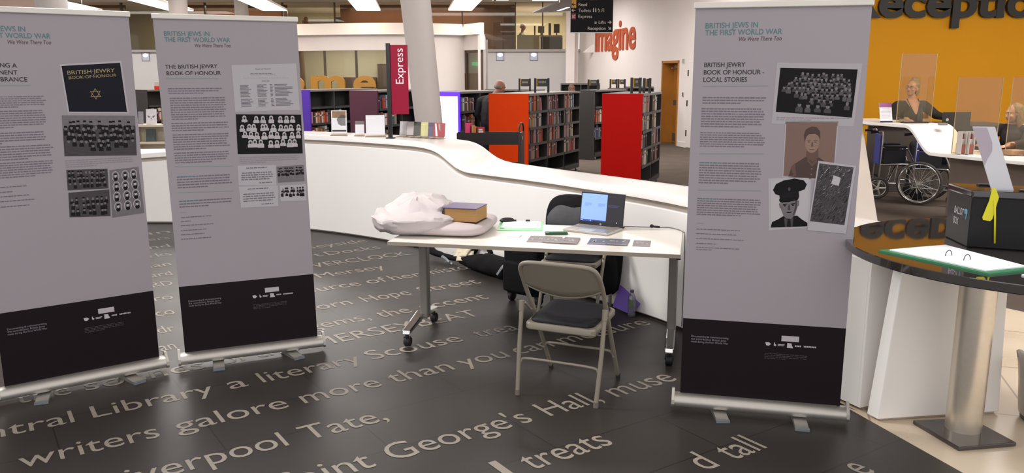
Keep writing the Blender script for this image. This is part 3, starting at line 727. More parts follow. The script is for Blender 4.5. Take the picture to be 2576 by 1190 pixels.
# --- pictures of the right banner
def portrait(q, sep, cap_):
    def go(pr, mb, R):
        pr.poly(mb, [q[i] for i in (0, 3, 2, 1)], .0008, 0)
        Pq = lambda L, d, m: pr.poly(mb, [bil(q, a, b) for a, b in L], d, m)
        if sep:   # head and shoulders, cropped hair, buttoned tunic
            Pq([(.10, 1), (.16, .80), (.30, .70), (.42, .62), (.70, .62), (.84, .70), (.97, .80), (.995, 1)], .0010, 1)
            Pq([(.44, .45), (.43, .62), (.57, .70), (.68, .62), (.66, .45)], .0011, 3)
            blob(pr, mb, q, .535, .36, .14, .185, .0012, 2, 22)
            Pq([(.385, .35), (.36, .22), (.40, .12), (.50, .07), (.60, .08), (.68, .16), (.69, .30), (.655, .24), (.58, .20), (.46, .21), (.41, .26)], .0013, 1)
            for u in (.47, .60): Pq([(u - .042, .322), (u, .314), (u + .042, .322), (u + .04, .330), (u, .324), (u - .04, .330)], .0014, 1); blob(pr, mb, q, u, .348, .026, .010, .0014, 1, 8)
            Pq([(.525, .35), (.55, .35), (.56, .43), (.515, .43)], .00135, 3); Pq([(.48, .475), (.59, .475), (.57, .49), (.50, .49)], .0014, 3)
            Pq([(.47, .64), (.56, .73), (.65, .64), (.66, .70), (.56, .79), (.46, .70)], .0014, 3)
            for v in (.83, .93): blob(pr, mb, q, .56, v, .014, .012, .0014, 2, 8)
            Pq([(.14, .82), (.22, .74), (.26, .98), (.20, .99)], .0013, 3)
        else:     # peaked cap, tie and tunic
            Pq([(0.0, 1), (.04, .88), (.20, .83), (.33, .77), (.72, .77), (.84, .85), (1, .93), (1, 1)], .0010, 1)
            Pq([(.30, .42), (.27, .60), (.34, .75), (.42, .82), (.56, .83), (.66, .75), (.72, .60), (.70, .40)], .0012, 2)
            Pq([(.22, .50), (.27, .47), (.29, .58), (.25, .60)], .0012, 2); Pq([(.70, .46), (.76, .45), (.76, .56), (.72, .59)], .0012, 2)
            Pq([(.27, .40), (.72, .38), (.70, .47), (.60, .44), (.36, .46), (.29, .50)], .0013, 4)
            Pq([(.06, .20), (.14, .08), (.34, .02), (.62, .0), (.86, .05), (.95, .14), (.90, .24), (.72, .28), (.24, .33), (.12, .29)], .0014, 1)
            Pq([(.23, .30), (.74, .26), (.76, .38), (.24, .42)], .00145, 4)
            Pq([(.22, .41), (.76, .37), (.73, .44), (.48, .48), (.25, .47)], .0015, 1)
            blob(pr, mb, q, .49, .21, .035, .04, .0016, 3, 8)
            for u in (.385, .60): Pq([(u - .06, .515), (u + .06, .505), (u + .05, .525), (u - .05, .54)], .0015, 4); blob(pr, mb, q, u, .55, .025, .016, .0015, 1, 8)
            Pq([(.475, .53), (.515, .53), (.535, .64), (.455, .645)], .00135, 3); Pq([(.43, .69), (.57, .68), (.55, .705), (.45, .71)], .0015, 4); Pq([(.66, .46), (.71, .45), (.70, .62), (.64, .75), (.60, .76), (.65, .60)], .00135, 3)
            Pq([(.36, .80), (.50, .86), (.62, .80), (.60, 1), (.40, 1)], .0013, 3); Pq([(.46, .86), (.54, .86), (.56, 1), (.44, 1)], .0014, 4)
    return pic('printed_photo', go, [M_sep, M_sep2, M_sep3, mat('photo_sepia_mid', '5d4439', .6, var=0), M_sep2] if sep else [M_pw, M_pk, M_pm, M_pg, M_pd], 'sepia portrait of a soldier' if sep else 'portrait of an officer in a peaked cap')
qD = [(.215, 1.315), (.37, 1.299), (.349, 1.019), (.191, 1.032)]
def grave(pr, mb, R):
    pr.poly(mb, [qD[i] for i in (0, 3, 2, 1)], .0008, 1)
    for k in range(420):
        u, v = R.uniform(.02, .98), R.betavariate(1.0, 1.0) * .98; a = R.uniform(-1, 1) + (0 if v > .5 else .3); l = R.uniform(.02, .09)
        du, dv = l * math.cos(a), l * math.sin(a) * .6 - l * .6
        if not (0 < u + du < 1 and 0 < v + dv < 1): continue
        p, e = bil(qD, u, v), bil(qD, u + du, v + dv)
        w = R.uniform(.0006, .0016)
        pr.poly(mb, [p, (p[0] + w, p[1] - w), (e[0] + w, e[1] - w), e], .0010 + k * 1e-6, R.choice((0, 2, 3, 3, 4) if v < .5 else (2, 3, 3, 4, 4)))
    pr.poly(mb, [bil(qD, a, b) for a, b in ((.46, .17), (.44, .32), (.66, .34), (.68, .20))], .0018, 0)
b3pics = [border([(-.007, 1.789), (.373, 1.783), (.356, 1.492), (-.016, 1.501)], m=mat('photo_mount', 'a7a2a8', .6, var=.02)),
    soldiers([(.01, 1.765), (.354, 1.756), (.345, 1.534), (.001, 1.558)], [(.12, 9, .017, .035, .27, .85), (.22, 13, .017, .036, .2, .92), (.32, 15, .018, .037, .1, .96), (.43, 15, .018, .038, .05, .97), (.55, 11, .018, .038, .2, .97), (.68, 4, .019, .04, .4, .75), (.82, 4, .026, .05, .25, .75), (.72, 1, .02, .045, .9, .98)], M_pk), caption((.005, 1.535, .34, 1.515), 2),
    border([(.048, 1.512), (.287, 1.516), (.287, 1.231), (.049, 1.244)]), portrait([(.053, 1.507), (.282, 1.511), (.282, 1.236), (.054, 1.249)], True, False),
    border([(-.015, 1.235), (.182, 1.254), (.19, 1.0), (.001, .978)]), portrait([(-.003, 1.225), (.172, 1.247), (.18, 1.006), (.009, .992)], False, True),
    pic('photo_border', lambda pr, mb, R: pr.poly(mb, [(.209, 1.327), (.181, .987), (.359, .977), (.381, 1.307)], .0022), [M_plite])]
def lift(fn, dd):
    def go(pr, panel, R):
        o = pr.pt; pr.pt = lambda x, z, d=0: o(x, z, d + dd); fn(pr, panel, R); pr.pt = o
    return go
b3pics.append(lift(pic('printed_photo', grave, [M_pw, M_pg, M_pm, M_pd, M_pk], 'photo of undergrowth with a pale tablet'), .0016))

TT = lambda a, b, c, x0, x1: [('BRITISH JEWS IN', (-.345, 1.951), (-.103, 1.953), 'T'), ('THE FIRST WORLD WAR', (-.345, 1.918), (.008, 1.921), 'T'), ('We Were There Too', (-.187, 1.89), (.008, 1.892), 'I')]
T = TT(0, 0, 0, 0, 0)
banner((-2.4115, 4.4176, 0), .6501, -.022, -.0063, 'roll-up banner with navy book cover, leftmost and cut by the picture edge', ((-.21, .13, -.28), (.215, .13, .25)), T,
    [('CREATING A', (-.337, 1.775), (-.159, 1.773), 'H'), ('PERMANENT', (-.337, 1.74), (-.16, 1.738), 'H'), ('REMEMBRANCE', (-.337, 1.706), (-.12, 1.703), 'H')],
    [[(-.339, 1.683), (-.108, 1.681)]],
    [[(-.343, 1.632), (-.045, 1.57), 6, 0], [(-.346, 1.56), (-.05, 1.466), 8, 0], [(-.35, 1.45), (-.053, 1.385), 5, 0], [(-.352, 1.38), (-.036, 1.301), 6, 0], [(-.354, 1.296), (-.04, 1.21), 7, 0], [(-.351, 1.172), (-.174, 1.161), 1, 2], [(-.354, 1.146), (-.245, 1.136), 1, 2], [(-.356, 1.123), (-.175, 1.112), 1, 2], [(-.356, 1.098), (-.153, 1.087), 1, 2], [(-.356, 1.07), (-.171, 1.059), 1, 2]], b1pics, 11)
banner((-1.6083, 4.8849, 0), .4153, .0199, -.0124, 'roll-up banner headed The British Jewry Book of Honour, second from left', ((-.21, .13, -.05), (.215, .13, .30)), T,
    [('THE BRITISH JEWRY', (-.355, 1.769), (-.074, 1.774), 'H'), ('BOOK OF HONOUR', (-.351, 1.733), (-.058, 1.735), 'H')],
    [[(-.36, 1.712), (-.073, 1.713)], [(-.354, 1.211), (-.036, 1.201)], [(-.352, 1.06), (-.042, 1.052)], [(-.348, .943), (-.313, .942)]],
    [[(-.351, 1.664), (-.05, 1.625), 3, 0], [(-.347, 1.61), (-.038, 1.478), 10, 0], [(-.351, 1.468), (-.032, 1.413), 4, 0], [(-.35, 1.402), (-.04, 1.306), 7, 0], [(-.35, 1.297), (-.049, 1.228), 5, 0], [(-.349, 1.16), (-.043, 1.082), 5, 1], [(-.349, 1.018), (-.045, .968), 3, 1], [(-.346, .92), (-.178, .908), 1, 2], [(-.349, .896), (-.295, .885), 1, 2], [(-.351, .871), (-.172, .86), 1, 2], [(-.353, .842), (-.213, .831), 1, 2], [(-.355, .818), (-.225, .806), 1, 2], [(-.357, .791), (-.185, .779), 1, 2]], b2pics, 12)
banner((1.268, 3.996, 0), -.2315, -.0021, -.0003, 'roll-up banner headed Local Stories with portraits of two soldiers, right of the table', ((-.2, .125, .2), (.2, .135, .05)), T,
    [('BRITISH JEWRY', (-.343, 1.769), (-.152, 1.77), 'H'), ('BOOK OF HONOUR -', (-.344, 1.734), (-.063, 1.735), 'H'), ('LOCAL STORIES', (-.344, 1.699), (-.14, 1.7), 'H')],
    [[(-.344, 1.676), (-.042, 1.679)], [(-.348, 1.348), (-.044, 1.354)], [(-.347, 1.167), (-.047, 1.173)], [(-.345, .999), (-.313, 1.0)]],
    [[(-.344, 1.63), (-.038, 1.591), 3, 0], [(-.347, 1.576), (-.044, 1.478), 8, 0], [(-.348, 1.459), (-.041, 1.382), 7, 0], [(-.346, 1.312), (-.047, 1.2), 9, 1], [(-.349, 1.132), (-.04, 1.04), 8, 1], [(-.348, .975), (-.131, .966), 1, 2], [(-.347, .952), (-.152, .943), 1, 2], [(-.346, .927), (-.115, .918), 1, 2], [(-.345, .902), (-.248, .893), 1, 2], [(-.344, .881), (-.135, .873), 1, 2], [(-.344, .87), (-.268, .862), 1, 2]], b3pics, 13)
# ------------------------------------------------------------------ folding table and what lies on it
TX, TY, TR = -0.772, 5.002, math.radians(-12.61)
TW, TD, TH = 1.782, 0.775, 0.72
def tw(u, w, z=TH):
    return (TX + u * math.cos(TR) - w * math.sin(TR), TY + u * math.sin(TR) + w * math.cos(TR), z)
M_top = mat('white_laminate', 'eae5dd', 0.3, var=0.01)
M_edge = mat('beige_edge_band', 'a59a8c', 0.5)
M_leg = mat('grey_painted_leg', '75716b', 0.4, spec=0.5)
tbl = thing('folding_table', 'white rectangular flip-top table on chrome feet and castors', 'table', (TX, TY, 0), TR)
mb = MB(); mb.rbox((TW / 2, TD / 2, TH - .0125), (TW, TD, .025), .004, 0, 2); top = mb.build('tabletop', M_top, tbl)
mb = MB()
for a, b in (((-.002, -.002), (TW + .002, .002)), ((-.002, TD - .002), (TW + .002, TD + .002)), ((-.002, 0), (.002, TD)), ((TW - .002, 0), (TW + .002, TD))): mb.bmm((a[0], a[1], TH - .0245), (b[0], b[1], TH - .002))
mb.build('edge_band', M_edge, top, label='beige edge band')
mb = MB(); mb.bmm((.06, .37, TH - .075), (TW - .06, .41, TH - .035)); mb.build('crossbeam', M_leg, tbl)
for u in (.10, TW - .045):
    mb = MB(); mb.rbox((u, .40, .405), (.055, .075, .57), .01); mb.build('leg', M_leg, tbl)
    mb = MB(); mb.bmm((u - .03, .12, TH - .05), (u + .03, .62, TH - .026)); mb.bmm((u + .02, .14, TH - .065), (u + .045, .2, TH - .026)); mb.build('leg_bracket', M_black, tbl)
    mb = MB(); prof = [(.095, .085), (.105, .115), (.25, .135), (.40, .165), (.55, .135), (.70, .115), (.71, .085), (.55, .10), (.40, .115), (.25, .10)]
    ux = u - .035 if u < 1 else u
    mb.prismT(prof, lambda a, b: Vector((ux - .028, a, b)), lambda a, b: Vector((ux + .028, a, b))); ft = mb.build('foot', M_chrome, tbl, bev=.008, fix=True)
    for w in (.125, .68):
        mb = MB(); mb.cyl((ux, w, .06), (ux, w, .10), .012); mb.tube([(ux - .02, w + .01, .035), (ux - .02, w + .005, .062), (ux + .02, w + .005, .062), (ux + .02, w + .01, .035)], .008); c = mb.build('castor', M_black, tbl, smooth=50)
        mb = MB()
        for s in (-1, 1): mb.lathe([(.0, -.009), (.026, -.009), (.032, -.005), (.032, .005), (.026, .009), (.0, .009)], n=18)
        wm = MB(); wm.M = Matrix.Translation((ux, w + .012, .032)) @ Matrix.Rotation(PI / 2, 4, 'Y')
        wm.lathe([(0, -.022), (.026, -.022), (.032, -.016), (.032, .016), (.026, .022), (0, .022)], n=20); wm.build('castor_wheel', mat('castor_rubber', '161416', .6), c, smooth=40)

# crumpled soft shapes
def crumple(c, r, seed, amp, fr, pw=1.0, nu=48, nv=26, flat=None, ridge=True, squash=None, vor=0, vamp=.012):
    """pillow-like closed body with folds: superellipsoid displaced by ridged noise"""
    mb = MB(); off = Vector((seed * 7.1, seed * 3.3, seed * 1.7))
    def fn(p):
        q = Vector((p.x / r[0], p.y / r[1], p.z / r[2]))
        def se(v, e): return math.copysign(abs(v) ** e, v)
        q = Vector((se(q.x, pw), se(q.y, pw), se(q.z, .8)))
        if squash: q = squash(q)
        p = Vector((q.x * r[0], q.y * r[1], q.z * r[2]))
        n1 = noise.noise(p * fr + off); n2 = noise.noise(p * fr * 2.3 + off * 2)
        h = (1 - abs(n1) * 2.2) * .6 + n2 * .5 if ridge else n1 + n2 * .4
        k = amp * h
        if vor:
            k += sum(vamp * w_ * (2 * abs((p.dot(Vector(d_)) * vor * f_ + noise.noise(p * 4 + off) * .8 + ph_) % 1.0 - .5) - .5) for d_, f_, w_, ph_ in (((.8, .5, .3), 1.0, 1.0, .1), ((-.4, .85, .35), .8, 1.0, .43), ((.2, -.6, .77), 1.3, .7, .7), ((.95, -.2, -.25), 1.7, .5, .2), ((-.6, -.5, .6), 2.3, .4, .9)))
        if flat is not None and p.z < 0: k *= .35
        p = p + p.normalized() * k
        if flat is not None: p.z = max(p.z, flat)
        return p
    mb.ell(c, r, 0, nu, nv, fn=fn)
    return mb
M_tissue = mat('tissue_white', 'c0b8b8', 0.85, spec=.2, var=0.03, scale=5, bump=0.25)
M_cush = mat('cushion_cotton', 'bcb1b1', 0.85, var=0.03, scale=12, bump=0.1)
def on_table(o, u, w, rz=0.0, z=TH): 
    p = tw(u, w, z); o.location = p; o.rotation_euler = (0, 0, TR + rz); return o
# book cushion
mb = crumple((0, 0, .043), (.27, .30, .045), 3, .006, 6, pw=.42, flat=-.040, ridge=False, nu=64, nv=30, vor=5, vamp=.0025)
o = mb.build('book_cushion', M_cush, smooth=180); on_table(o, .285, .46, math.radians(2)); tag(o, 'plump white book cushion at the left end of folding table', 'cushion')
mb = MB(); pts = [(.24, -.27, .06), (.255, -.235, .035), (.285, -.2, .045)]
# old book
bk = thing('old_book', 'thick old book with violet cover and browned pages resting on cushion', 'book', tw(.395, .385, .803), TR + math.radians(-4))
bw, bd, bh = .222, .215, .092
mb = MB(); mb.rbox((.0, 0, bh / 2 + .001), (bw, bd, bh - .008), .004)
M_pages = mat('browned_page_edges', 'a8824f', 0.85, var=0.2, scale=4, bump=.3)
nt = M_pages.node_tree; mp = nt.nodes.new('ShaderNodeMapping'); mp.inputs['Scale'].default_value = (1, 1, 26)
tcn = [q for q in nt.nodes if q.type == 'TEX_COORD'][0]; nzn = [q for q in nt.nodes if q.type == 'TEX_NOISE'][0]
nt.links.new(tcn.outputs['Object'], mp.inputs['Vector']); nt.links.new(mp.outputs['Vector'], nzn.inputs['Vector'])
mb.build('page_block', M_pages, bk)
M_violet = mat('violet_cover', '5b5078', 0.35, var=0.15)
mb = MB(); mb.rbox((-.004, 0, bh), (bw + .012, bd + .012, .006), .002, 0, 2); mb.build('front_cover', M_violet, bk)
mb = MB(); mb.rbox((-.004, 0, -.001), (bw + .012, bd + .012, .006), .002, 0, 2); mb.build('back_cover', mat('dark_binding', '30222a', .5), bk)
mb = MB(); P_ = [(-.111 - .012 * math.sin(PI * k / 8) , bh * k / 8) for k in range(9)]; poly = P_ + [(-.105, bh), (-.105, 0)]
mb.prismT(poly, lambda a, b: Vector((a, -bd / 2 - .005, b)), lambda a, b: Vector((a, bd / 2 + .005, b))); mb.build('spine', mat('dark_binding', '30222a', .5), bk, fix=True)
# crumpled tissue over the cushion and the back of the book
def wr(q):
    # drawn up to a soft peak near the back, thin towards the left and front
    t = max(0, 1 - ((q.x - .15) ** 2 * 1.3 + (q.y - .25) ** 2))
    return Vector((q.x, q.y, q.z * (.45 + .75 * t) if q.z > 0 else q.z * .85))
mb = crumple((0, 0, .092), (.285, .33, .125), 11, .016, 5, pw=.75, flat=-.090, squash=wr, nu=50, nv=26, vor=6, vamp=.014)
for i, p in enumerate(mb.v):
    if p.z > .004: mb.v[i] = p + noise.noise_vector(p * 45) * .010 * min(1, p.z * 25) + Vector((0, 0, .012 * math.sin(p.x * 70 + p.y * 25) * max(0, min(1, (-p.x - .08) * 6))))
o = mb.build('tissue_wrap', M_tissue, smooth=24); on_table(o, .045, .43, math.radians(12)); tag(o, 'crumpled white tissue wrap heaped beside the old book', 'wrapping')
# mouse
mb = MB(); mb.ell((0, 0, .016), (.031, .055, .019), fn=lambda p: Vector((p.x, p.y, max(p.z, -.014))))
o = mb.build('computer_mouse', M_black, smooth=180); on_table(o, .575, .80, -.9); tag(o, 'black computer mouse between cushion and green folder', 'mouse')
# translucent green folder with papers
M_greenf = mat('green_polypropylene', '74e08a', 0.3, var=.03)
gf = thing('green_folder', 'light green plastic folder under papers behind the old book', 'folder', tw(.70, .675), TR + math.radians(10))
mb = MB(); mb.rbox((0, 0, .002), (.30, .33, .003), .001, 0, 1); mb.build('folder_sheet', M_greenf, gf)
mb = MB(); mb.rbox((-.02, .0, .0055), (.028, .3, .003), .001, 0, 1)
for dx in (-.05, .045):
    mb2 = MB(); mb2.rbox((dx, .155, .012), (.03, .018, .012), .003); mb2.build('binder_clip', M_black, gf)
for k, (dx, dy, a) in enumerate(((.01, .012, .02), (-.012, .02, -.05))):
    mb = MB(); mb.rbox((0, 0, .0008), (.245, .27, .0016), .0004, 0, 1); o = mb.build('paper_sheet', M_paper); p = tw(.70 + dx, .685 + dy, TH + .004 + k * .002); o.location = p; o.rotation_euler = (0, 0, TR + math.radians(10) + a)
    tag(o, ('white paper sheet lying directly on the light green folder', 'slightly turned top sheet on the light green folder')[k], 'paper', 'papers on the green folder')
mb = MB(); mb.rbox((0, 0, .003), (.09, .075, .006), .001, 0, 1); o = mb.build('white_card', M_paper); on_table(o, .73, .325, math.radians(2)); tag(o, 'small blank white card near the front edge of table', 'card')
# green leaflets / pens
gp = thing('pen_packet', 'dark green flat packet on table before the laptop', 'packet', tw(.985, .445), TR + math.radians(14))
mb = MB(); mb.rbox((0, 0, .008), (.145, .06, .014), .004); mb.build('packet_body', mat('bottle_green', '1c4a32', .35), gp)
mb = MB(); mb.rbox((.01, -.012, .0165), (.12, .016, .004), .0015); mb.build('packet_strip', mat('mid_green', '3f8a5e', .35), gp)
# photo leaflets along the front edge
M_lf = mat('leaflet_print', '82787a', 0.45, var=.35, scale=28); M_lfb = mat('leaflet_print_blue', '62656f', 0.45, var=.35, scale=28)
def leaflet(u, w, sx, sy, rz, m, label, z=0):
    R = random.Random(int(u * 1000)); lf = thing('leaflet', label, 'leaflet', tw(u, w, TH + z), TR + rz, 'photo leaflets along the table edge')
    mb = MB(); mb.rbox((0, 0, .001), (sx, sy, .002), .0005, 0, 1); bd_ = mb.build('leaflet_sheet', m, lf)
    mb = MB()
    for k in range(7):
        a, b = R.uniform(-.42, .42) * sx, R.uniform(-.1, .25) * sy
        mb.add([(a + rr * math.cos(t) * .007, b + rr * math.sin(t) * .014, .0024) for rr, t in ((1, 0), (1, .9), (1, 1.9), (1, 3.1), (1, 4.1), (1, 5.2))], [(0, 1, 2, 3, 4, 5)])
    mb.build('leaflet_print_figures', mat('leaflet_pale', 'b8b0b0', .5), lf)
    mb = MB(); mb.add([(-sx * .45, -sy * .42, .0022), (sx * .45, -sy * .42, .0022), (sx * .45, -sy * .3, .0022), (-sx * .45, -sy * .3, .0022)], [(0, 1, 2, 3)]); mb.build('leaflet_print_band', mat('leaflet_band', '9b9090', .5), lf)
leaflet(.905, .26, .13, .20, .06, M_lf, 'grey photo leaflet, leftmost along the table front edge')
leaflet(1.015, .245, .13, .19, -.05, M_lf, 'grey photo leaflet overlapping below the dark green packet', .0025)
leaflet(1.105, .235, .11, .19, .03, M_lf, 'grey photo leaflet at right end of the first fanned trio', .005)
leaflet(1.285, .265, .13, .195, .0, M_lfb, 'bluish photo leaflet, left one of the overlapping pair')
leaflet(1.40, .26, .13, .19, -.02, M_lfb, 'bluish photo leaflet, right one of the overlapping pair', .0025)
leaflet(1.545, .26, .105, .18, .02, M_lf, 'single grey photo leaflet lying alone near the right table corner')
mb = MB(); mb.add([(-.012, .035, 0), (.012, .035, 0), (.004, -.03, 0)], [(0, 2, 1)]); mb.add([(-.012, .035, .001), (.012, .035, .001), (.004, -.03, .001)], [(0, 2, 1)[::-1]])
o = mb.build('paper_slip', M_paper); on_table(o, 1.055, .29, 0, TH + .0085); tag(o, 'tiny white paper slip on the fanned photo leaflets', 'paper')
# laptop
lp = thing('laptop', 'open silver laptop with bluish lit screen on the table', 'laptop', tw(1.200, .612), TR + math.radians(-20))
M_silver = mat('laptop_silver', 'b9b5ae', 0.35, metal=.5, var=.02)
mb = MB(); mb.rbox((0, 0, .009), (.325, .228, .016), .005, 0, 3); base = mb.build('laptop_base', M_silver, lp)
mb = MB(); Rk = random.Random(3)
for r in range(6):
    for c in range(15):
        mb.bmm((-.148 + c * .0198, .088 - r * .0175, .017), (-.148 + c * .0198 + .0165, .088 - r * .0175 + .0145, .0185))
mb.build('keyboard', mat('key_grey', '8c8883', .5), base)
mb = MB(); mb.rbox((-.01, -.07, .0172), (.11, .062, .001), .0004, 0, 1); mb.build('touchpad', mat('touchpad', 'cac6bf', .25), base)
LT = Matrix.Translation((0, .112, .016)) @ Matrix.Rotation(math.radians(-9), 4, 'X')
mb = MB(); mb.M = LT; mb.rbox((0, .004, .112), (.325, .007, .222), .003, 0, 2); lid = mb.build('lid', mat('laptop_lid_black', '15131a', .3), lp)
def scr(mb, x0, x1, z0, z1, m, d=0): mb.add([(x0, -.0002 - d, z0), (x1, -.0002 - d, z0), (x1, -.0002 - d, z1), (x0, -.0002 - d, z1)], [(0, 1, 2, 3)], m)
mb = MB(); mb.M = LT
scr(mb, -.154, .154, .022, .214, 0); scr(mb, -.154, .036, .036, .211, 1, .0003); scr(mb, -.154, -.06, .024, .036, 2, .0003); scr(mb, -.06, .036, .030, .036, 2, .0003)
for x0 in (-.13, -.03):
    for k in range(4): scr(mb, x0, x0 + (.055, .05, .053, .03)[k], .145 - k * .006, .148 - k * .006, 3, .0006)
for k in range(3): scr(mb, .045, .045 + (.085, .08, .07)[k], .142 - k * .006, .1445 - k * .006, 4, .0006)
for x in (-.15, -.142, -.08, .115): scr(mb, x, x + .004, .026, .033, 5, .0006)
mb.build('screen', [mat('screen_dark', '17151f', .25, emit=.25, var=0), mat('screen_blue', '7f9fe0', .4, emit=.5, var=0, emitc='86a7e8'), mat('screen_bar', '28429c', .4, emit=.45, var=0), mat('screen_text', '6f8bc6', .4, emit=.35, var=0), mat('screen_dim_text', '3a3c66', .4, emit=.3, var=0), mat('screen_icon', 'd8e4ff', .4, emit=.6, var=0)], lid)
mb = MB(); mb.M = LT; n_ = 20
mb.add([(.0065 * math.cos(2 * PI * k / n_), -.0009, .0105 + .0065 * math.sin(2 * PI * k / n_)) for k in range(n_)], [tuple(range(n_))], 0)
mb.text('hp', (-.0038, -.0013, .0085), (1, 0, 0), (0, 0, 1), w=.0076, cap=.006, m=1, shear=.2); mb.build('lid_emblem', [M_alu, M_black], lid)
mb = MB(); cp = curve_pts([tw(1.375, .70, .733), tw(1.40, .775, .727), tw(1.50, .79, .7255), tw(1.60, .80, .7255), tw(1.68, .81, .7255), tw(1.74, .76, .7255), tw(1.783, .68, .7235), tw(1.797, .64, .70), tw(1.80, .62, .45), tw(1.80, .62, .1)], 6)
cab = MB(); cab.tube(cp, .0032, n=6); cb = cab.build('laptop_cable', mat('cable_grey', '6e6862', .5), smooth=180); tag(cb, 'thin grey cable trailing from laptop over the table end', 'cable')
mb = MB(); mb.rbox(tw(1.385, .725, .7275), (.035, .012, .009), .003, R=RZ(TR + .9)); mb.build('cable_plug', M_black, cb)
mb = MB(); mb.ell(tw(1.575, .80, .7325), (.014, .012, .0125)); mb.rbox(tw(1.605, .80, .729), (.05, .014, .014), .005, R=RZ(TR - .2)); mb.build('cable_tie', M_black, cb, label='black cable tie', smooth=60)

# ------------------------------------------------------------------ folding chairs
M_chair = mat('chair_steel_beige', '857d70', 0.38, var=.04, scale=3)
M_seat = mat('seat_charcoal_vinyl', '191a1f', 0.6, spec=.3, var=.06)
def chair(loc, rz, label):
    t = thing('folding_chair', label, 'chair', loc, rz, 'beige steel folding chairs')
    fr = [(-.208, .237, .012), (-.212, .12, .20), (-.216, -.02, .43), (-.222, -.10, .55), (-.224, -.16, .64), (-.218, -.215, .715), (-.19, -.235, .748), (-.13, -.243, .757), (0, -.246, .759)]
    path = curve_pts(fr + [(-x, y, z) for x, y, z in fr[-2::-1]], 5)
    mb = MB(); mb.tube(path, .0125, n=10); f = mb.build('tube_frame', M_chair, t, smooth=180)
    # back panel, bowed lower edge, filling the top of the tube frame
    mb = MB(); cols = 17; vs = []
    for i in range(cols):
        s = -1 + 2 * i / (cols - 1)
        ztop = .755 - .075 * max(0, abs(s) - .72) ** 2 / .0784 * .9; zbot = .612 - .058 * (1 - s * s)
        for j in range(6):
            z = zbot + (ztop - zbot) * j / 5; y = -.10 - (z - .55) * .68 - .016 * (1 - s * s) - .0
            vs.append((s * .219, y - .006, z)); vs.append((s * .219, y + .006, z))
    fs = []
    for i in range(cols - 1):
        for j in range(5):
            a = (i * 6 + j) * 2; b = ((i + 1) * 6 + j) * 2
            fs += [(a, b, b + 2, a + 2), (a + 1, a + 3, b + 3, b + 1)]
        a = i * 12; b = (i + 1) * 12; fs += [(a, a + 1, b + 1, b), (a + 10, b + 10, b + 11, a + 11)]
    for i in (0, cols - 1):
        for j in range(5): a = (i * 6 + j) * 2; fs.append((a, a + 2, a + 3, a + 1))
    mb.add(vs, fs); bp = mb.build('backrest', M_chair, t, smooth=60, fix=True)
    mb = MB(); low = [(-.219 + .438 * k / 16, -.10 - (.612 - .058 * (1 - (-1 + k / 8) ** 2) - .55) * .68 - .016 * (1 - (-1 + k / 8) ** 2), .612 - .058 * (1 - (-1 + k / 8) ** 2)) for k in range(17)]
    mb.tube(low, .008, n=8); mb.build('backrest_lip', M_chair, bp, smooth=180)
    for s in (-1, 1):
        mb = MB(); mb.tube([(s * .226, -.235, .008), (s * .236, -.185, .27), (s * .238, -.145, .485)], .0125, n=10); l = mb.build('rear_leg', M_chair, t, smooth=60)
        mb = MB(); mb.tube([(s * .2385, -.15, .46), (s * .2385, -.143, .515)], .0155, n=10); mb.build('leg_sleeve', M_chair, l, smooth=60)
        mb = MB(); mb.tube([(s * .226, -.2355, 0), (s * .2265, -.232, .03)], .0145, n=10); mb.build('rubber_foot', mat('foot_rubber', '6a635a', .7), l, smooth=60)
        mb = MB(); mb.tube([(s * .208, .2385, 0), (s * .2085, .232, .03)], .0145, n=10); mb.build('rubber_foot', mat('foot_rubber_dark', '2b2824', .7), f, smooth=60)
        mb = MB(); mb.tube([(s * .228, -.125, .50), (s * .222, -.06, .445), (s * .215, .0, .43)], .007, n=8); mb.build('hinge_arm', M_chair, t, smooth=60)
    u = [(-.230, -.20, .15), (-.222, -.195, .185), (-.19, -.192, .202), (0, -.192, .205)]
    mb = MB(); mb.tube(curve_pts(u + [(-x, y, z) for x, y, z in u[-2::-1]], 5), .0075, n=8); mb.build('rear_stretcher', M_chair, t, smooth=180)
    u = [(-.210, .13, .16), (-.20, .125, .188), (-.16, .122, .2), (0, .122, .2)]
    mb = MB(); mb.tube(curve_pts(u + [(-x, y, z) for x, y, z in u[-2::-1]], 5), .0075, n=8); mb.build('front_stretcher', M_chair, t, smooth=180)
    # seat pan with turned-down rim and padded top
    def rr(w, d, r, y0, nn=6):
        o_ = []
        for cx, cy, a0 in ((w - r, d - r, 0), (-w + r, d - r, PI / 2), (-w + r, -d + r, PI), (w - r, -d + r, 1.5 * PI)):
            for k in range(nn + 1): a = a0 + PI / 2 * k / nn; o_.append((cx + r * math.cos(a), y0 + cy + r * math.sin(a)))
        return o_
    Z = lambda y: .42 + .012 * y / .2
    ring = lambda w, d, r, z: [Vector((a, b, Z(b) + z)) for a, b in rr(w, d, r, .0)]
    def loftr(rings, cap=True):
        mb = MB(); k = len(rings[0]); vs = [p for r in rings for p in r]; fs = []
        for i in range(len(rings) - 1):
            for j in range(k): fs.append((i * k + j, i * k + (j + 1) % k, (i + 1) * k + (j + 1) % k, (i + 1) * k + j))
        fs.append(tuple(range(k))[::-1]); fs.append(tuple(range((len(rings) - 1) * k, len(rings) * k)))
        return mb.add(vs, fs)
    st = loftr([ring(.197, .193, .03, -.036), ring(.202, .198, .035, -.03), ring(.202, .198, .035, -.006), ring(.196, .192, .035, .002)]).build('seat_pan', M_chair, t, smooth=40)
    loftr([ring(.182, .178, .05, .002), ring(.184, .18, .05, .012), ring(.172, .168, .05, .024), ring(.12, .12, .05, .028)]).build('seat_pad', M_seat, t, smooth=60)
    return t
chair((.33025, 4.41, 0), math.radians(-23.7), 'beige folding chair facing away in front of the table')
chair((.452, 5.845, 0), 2.83, 'beige folding chair behind the table under the black coat')

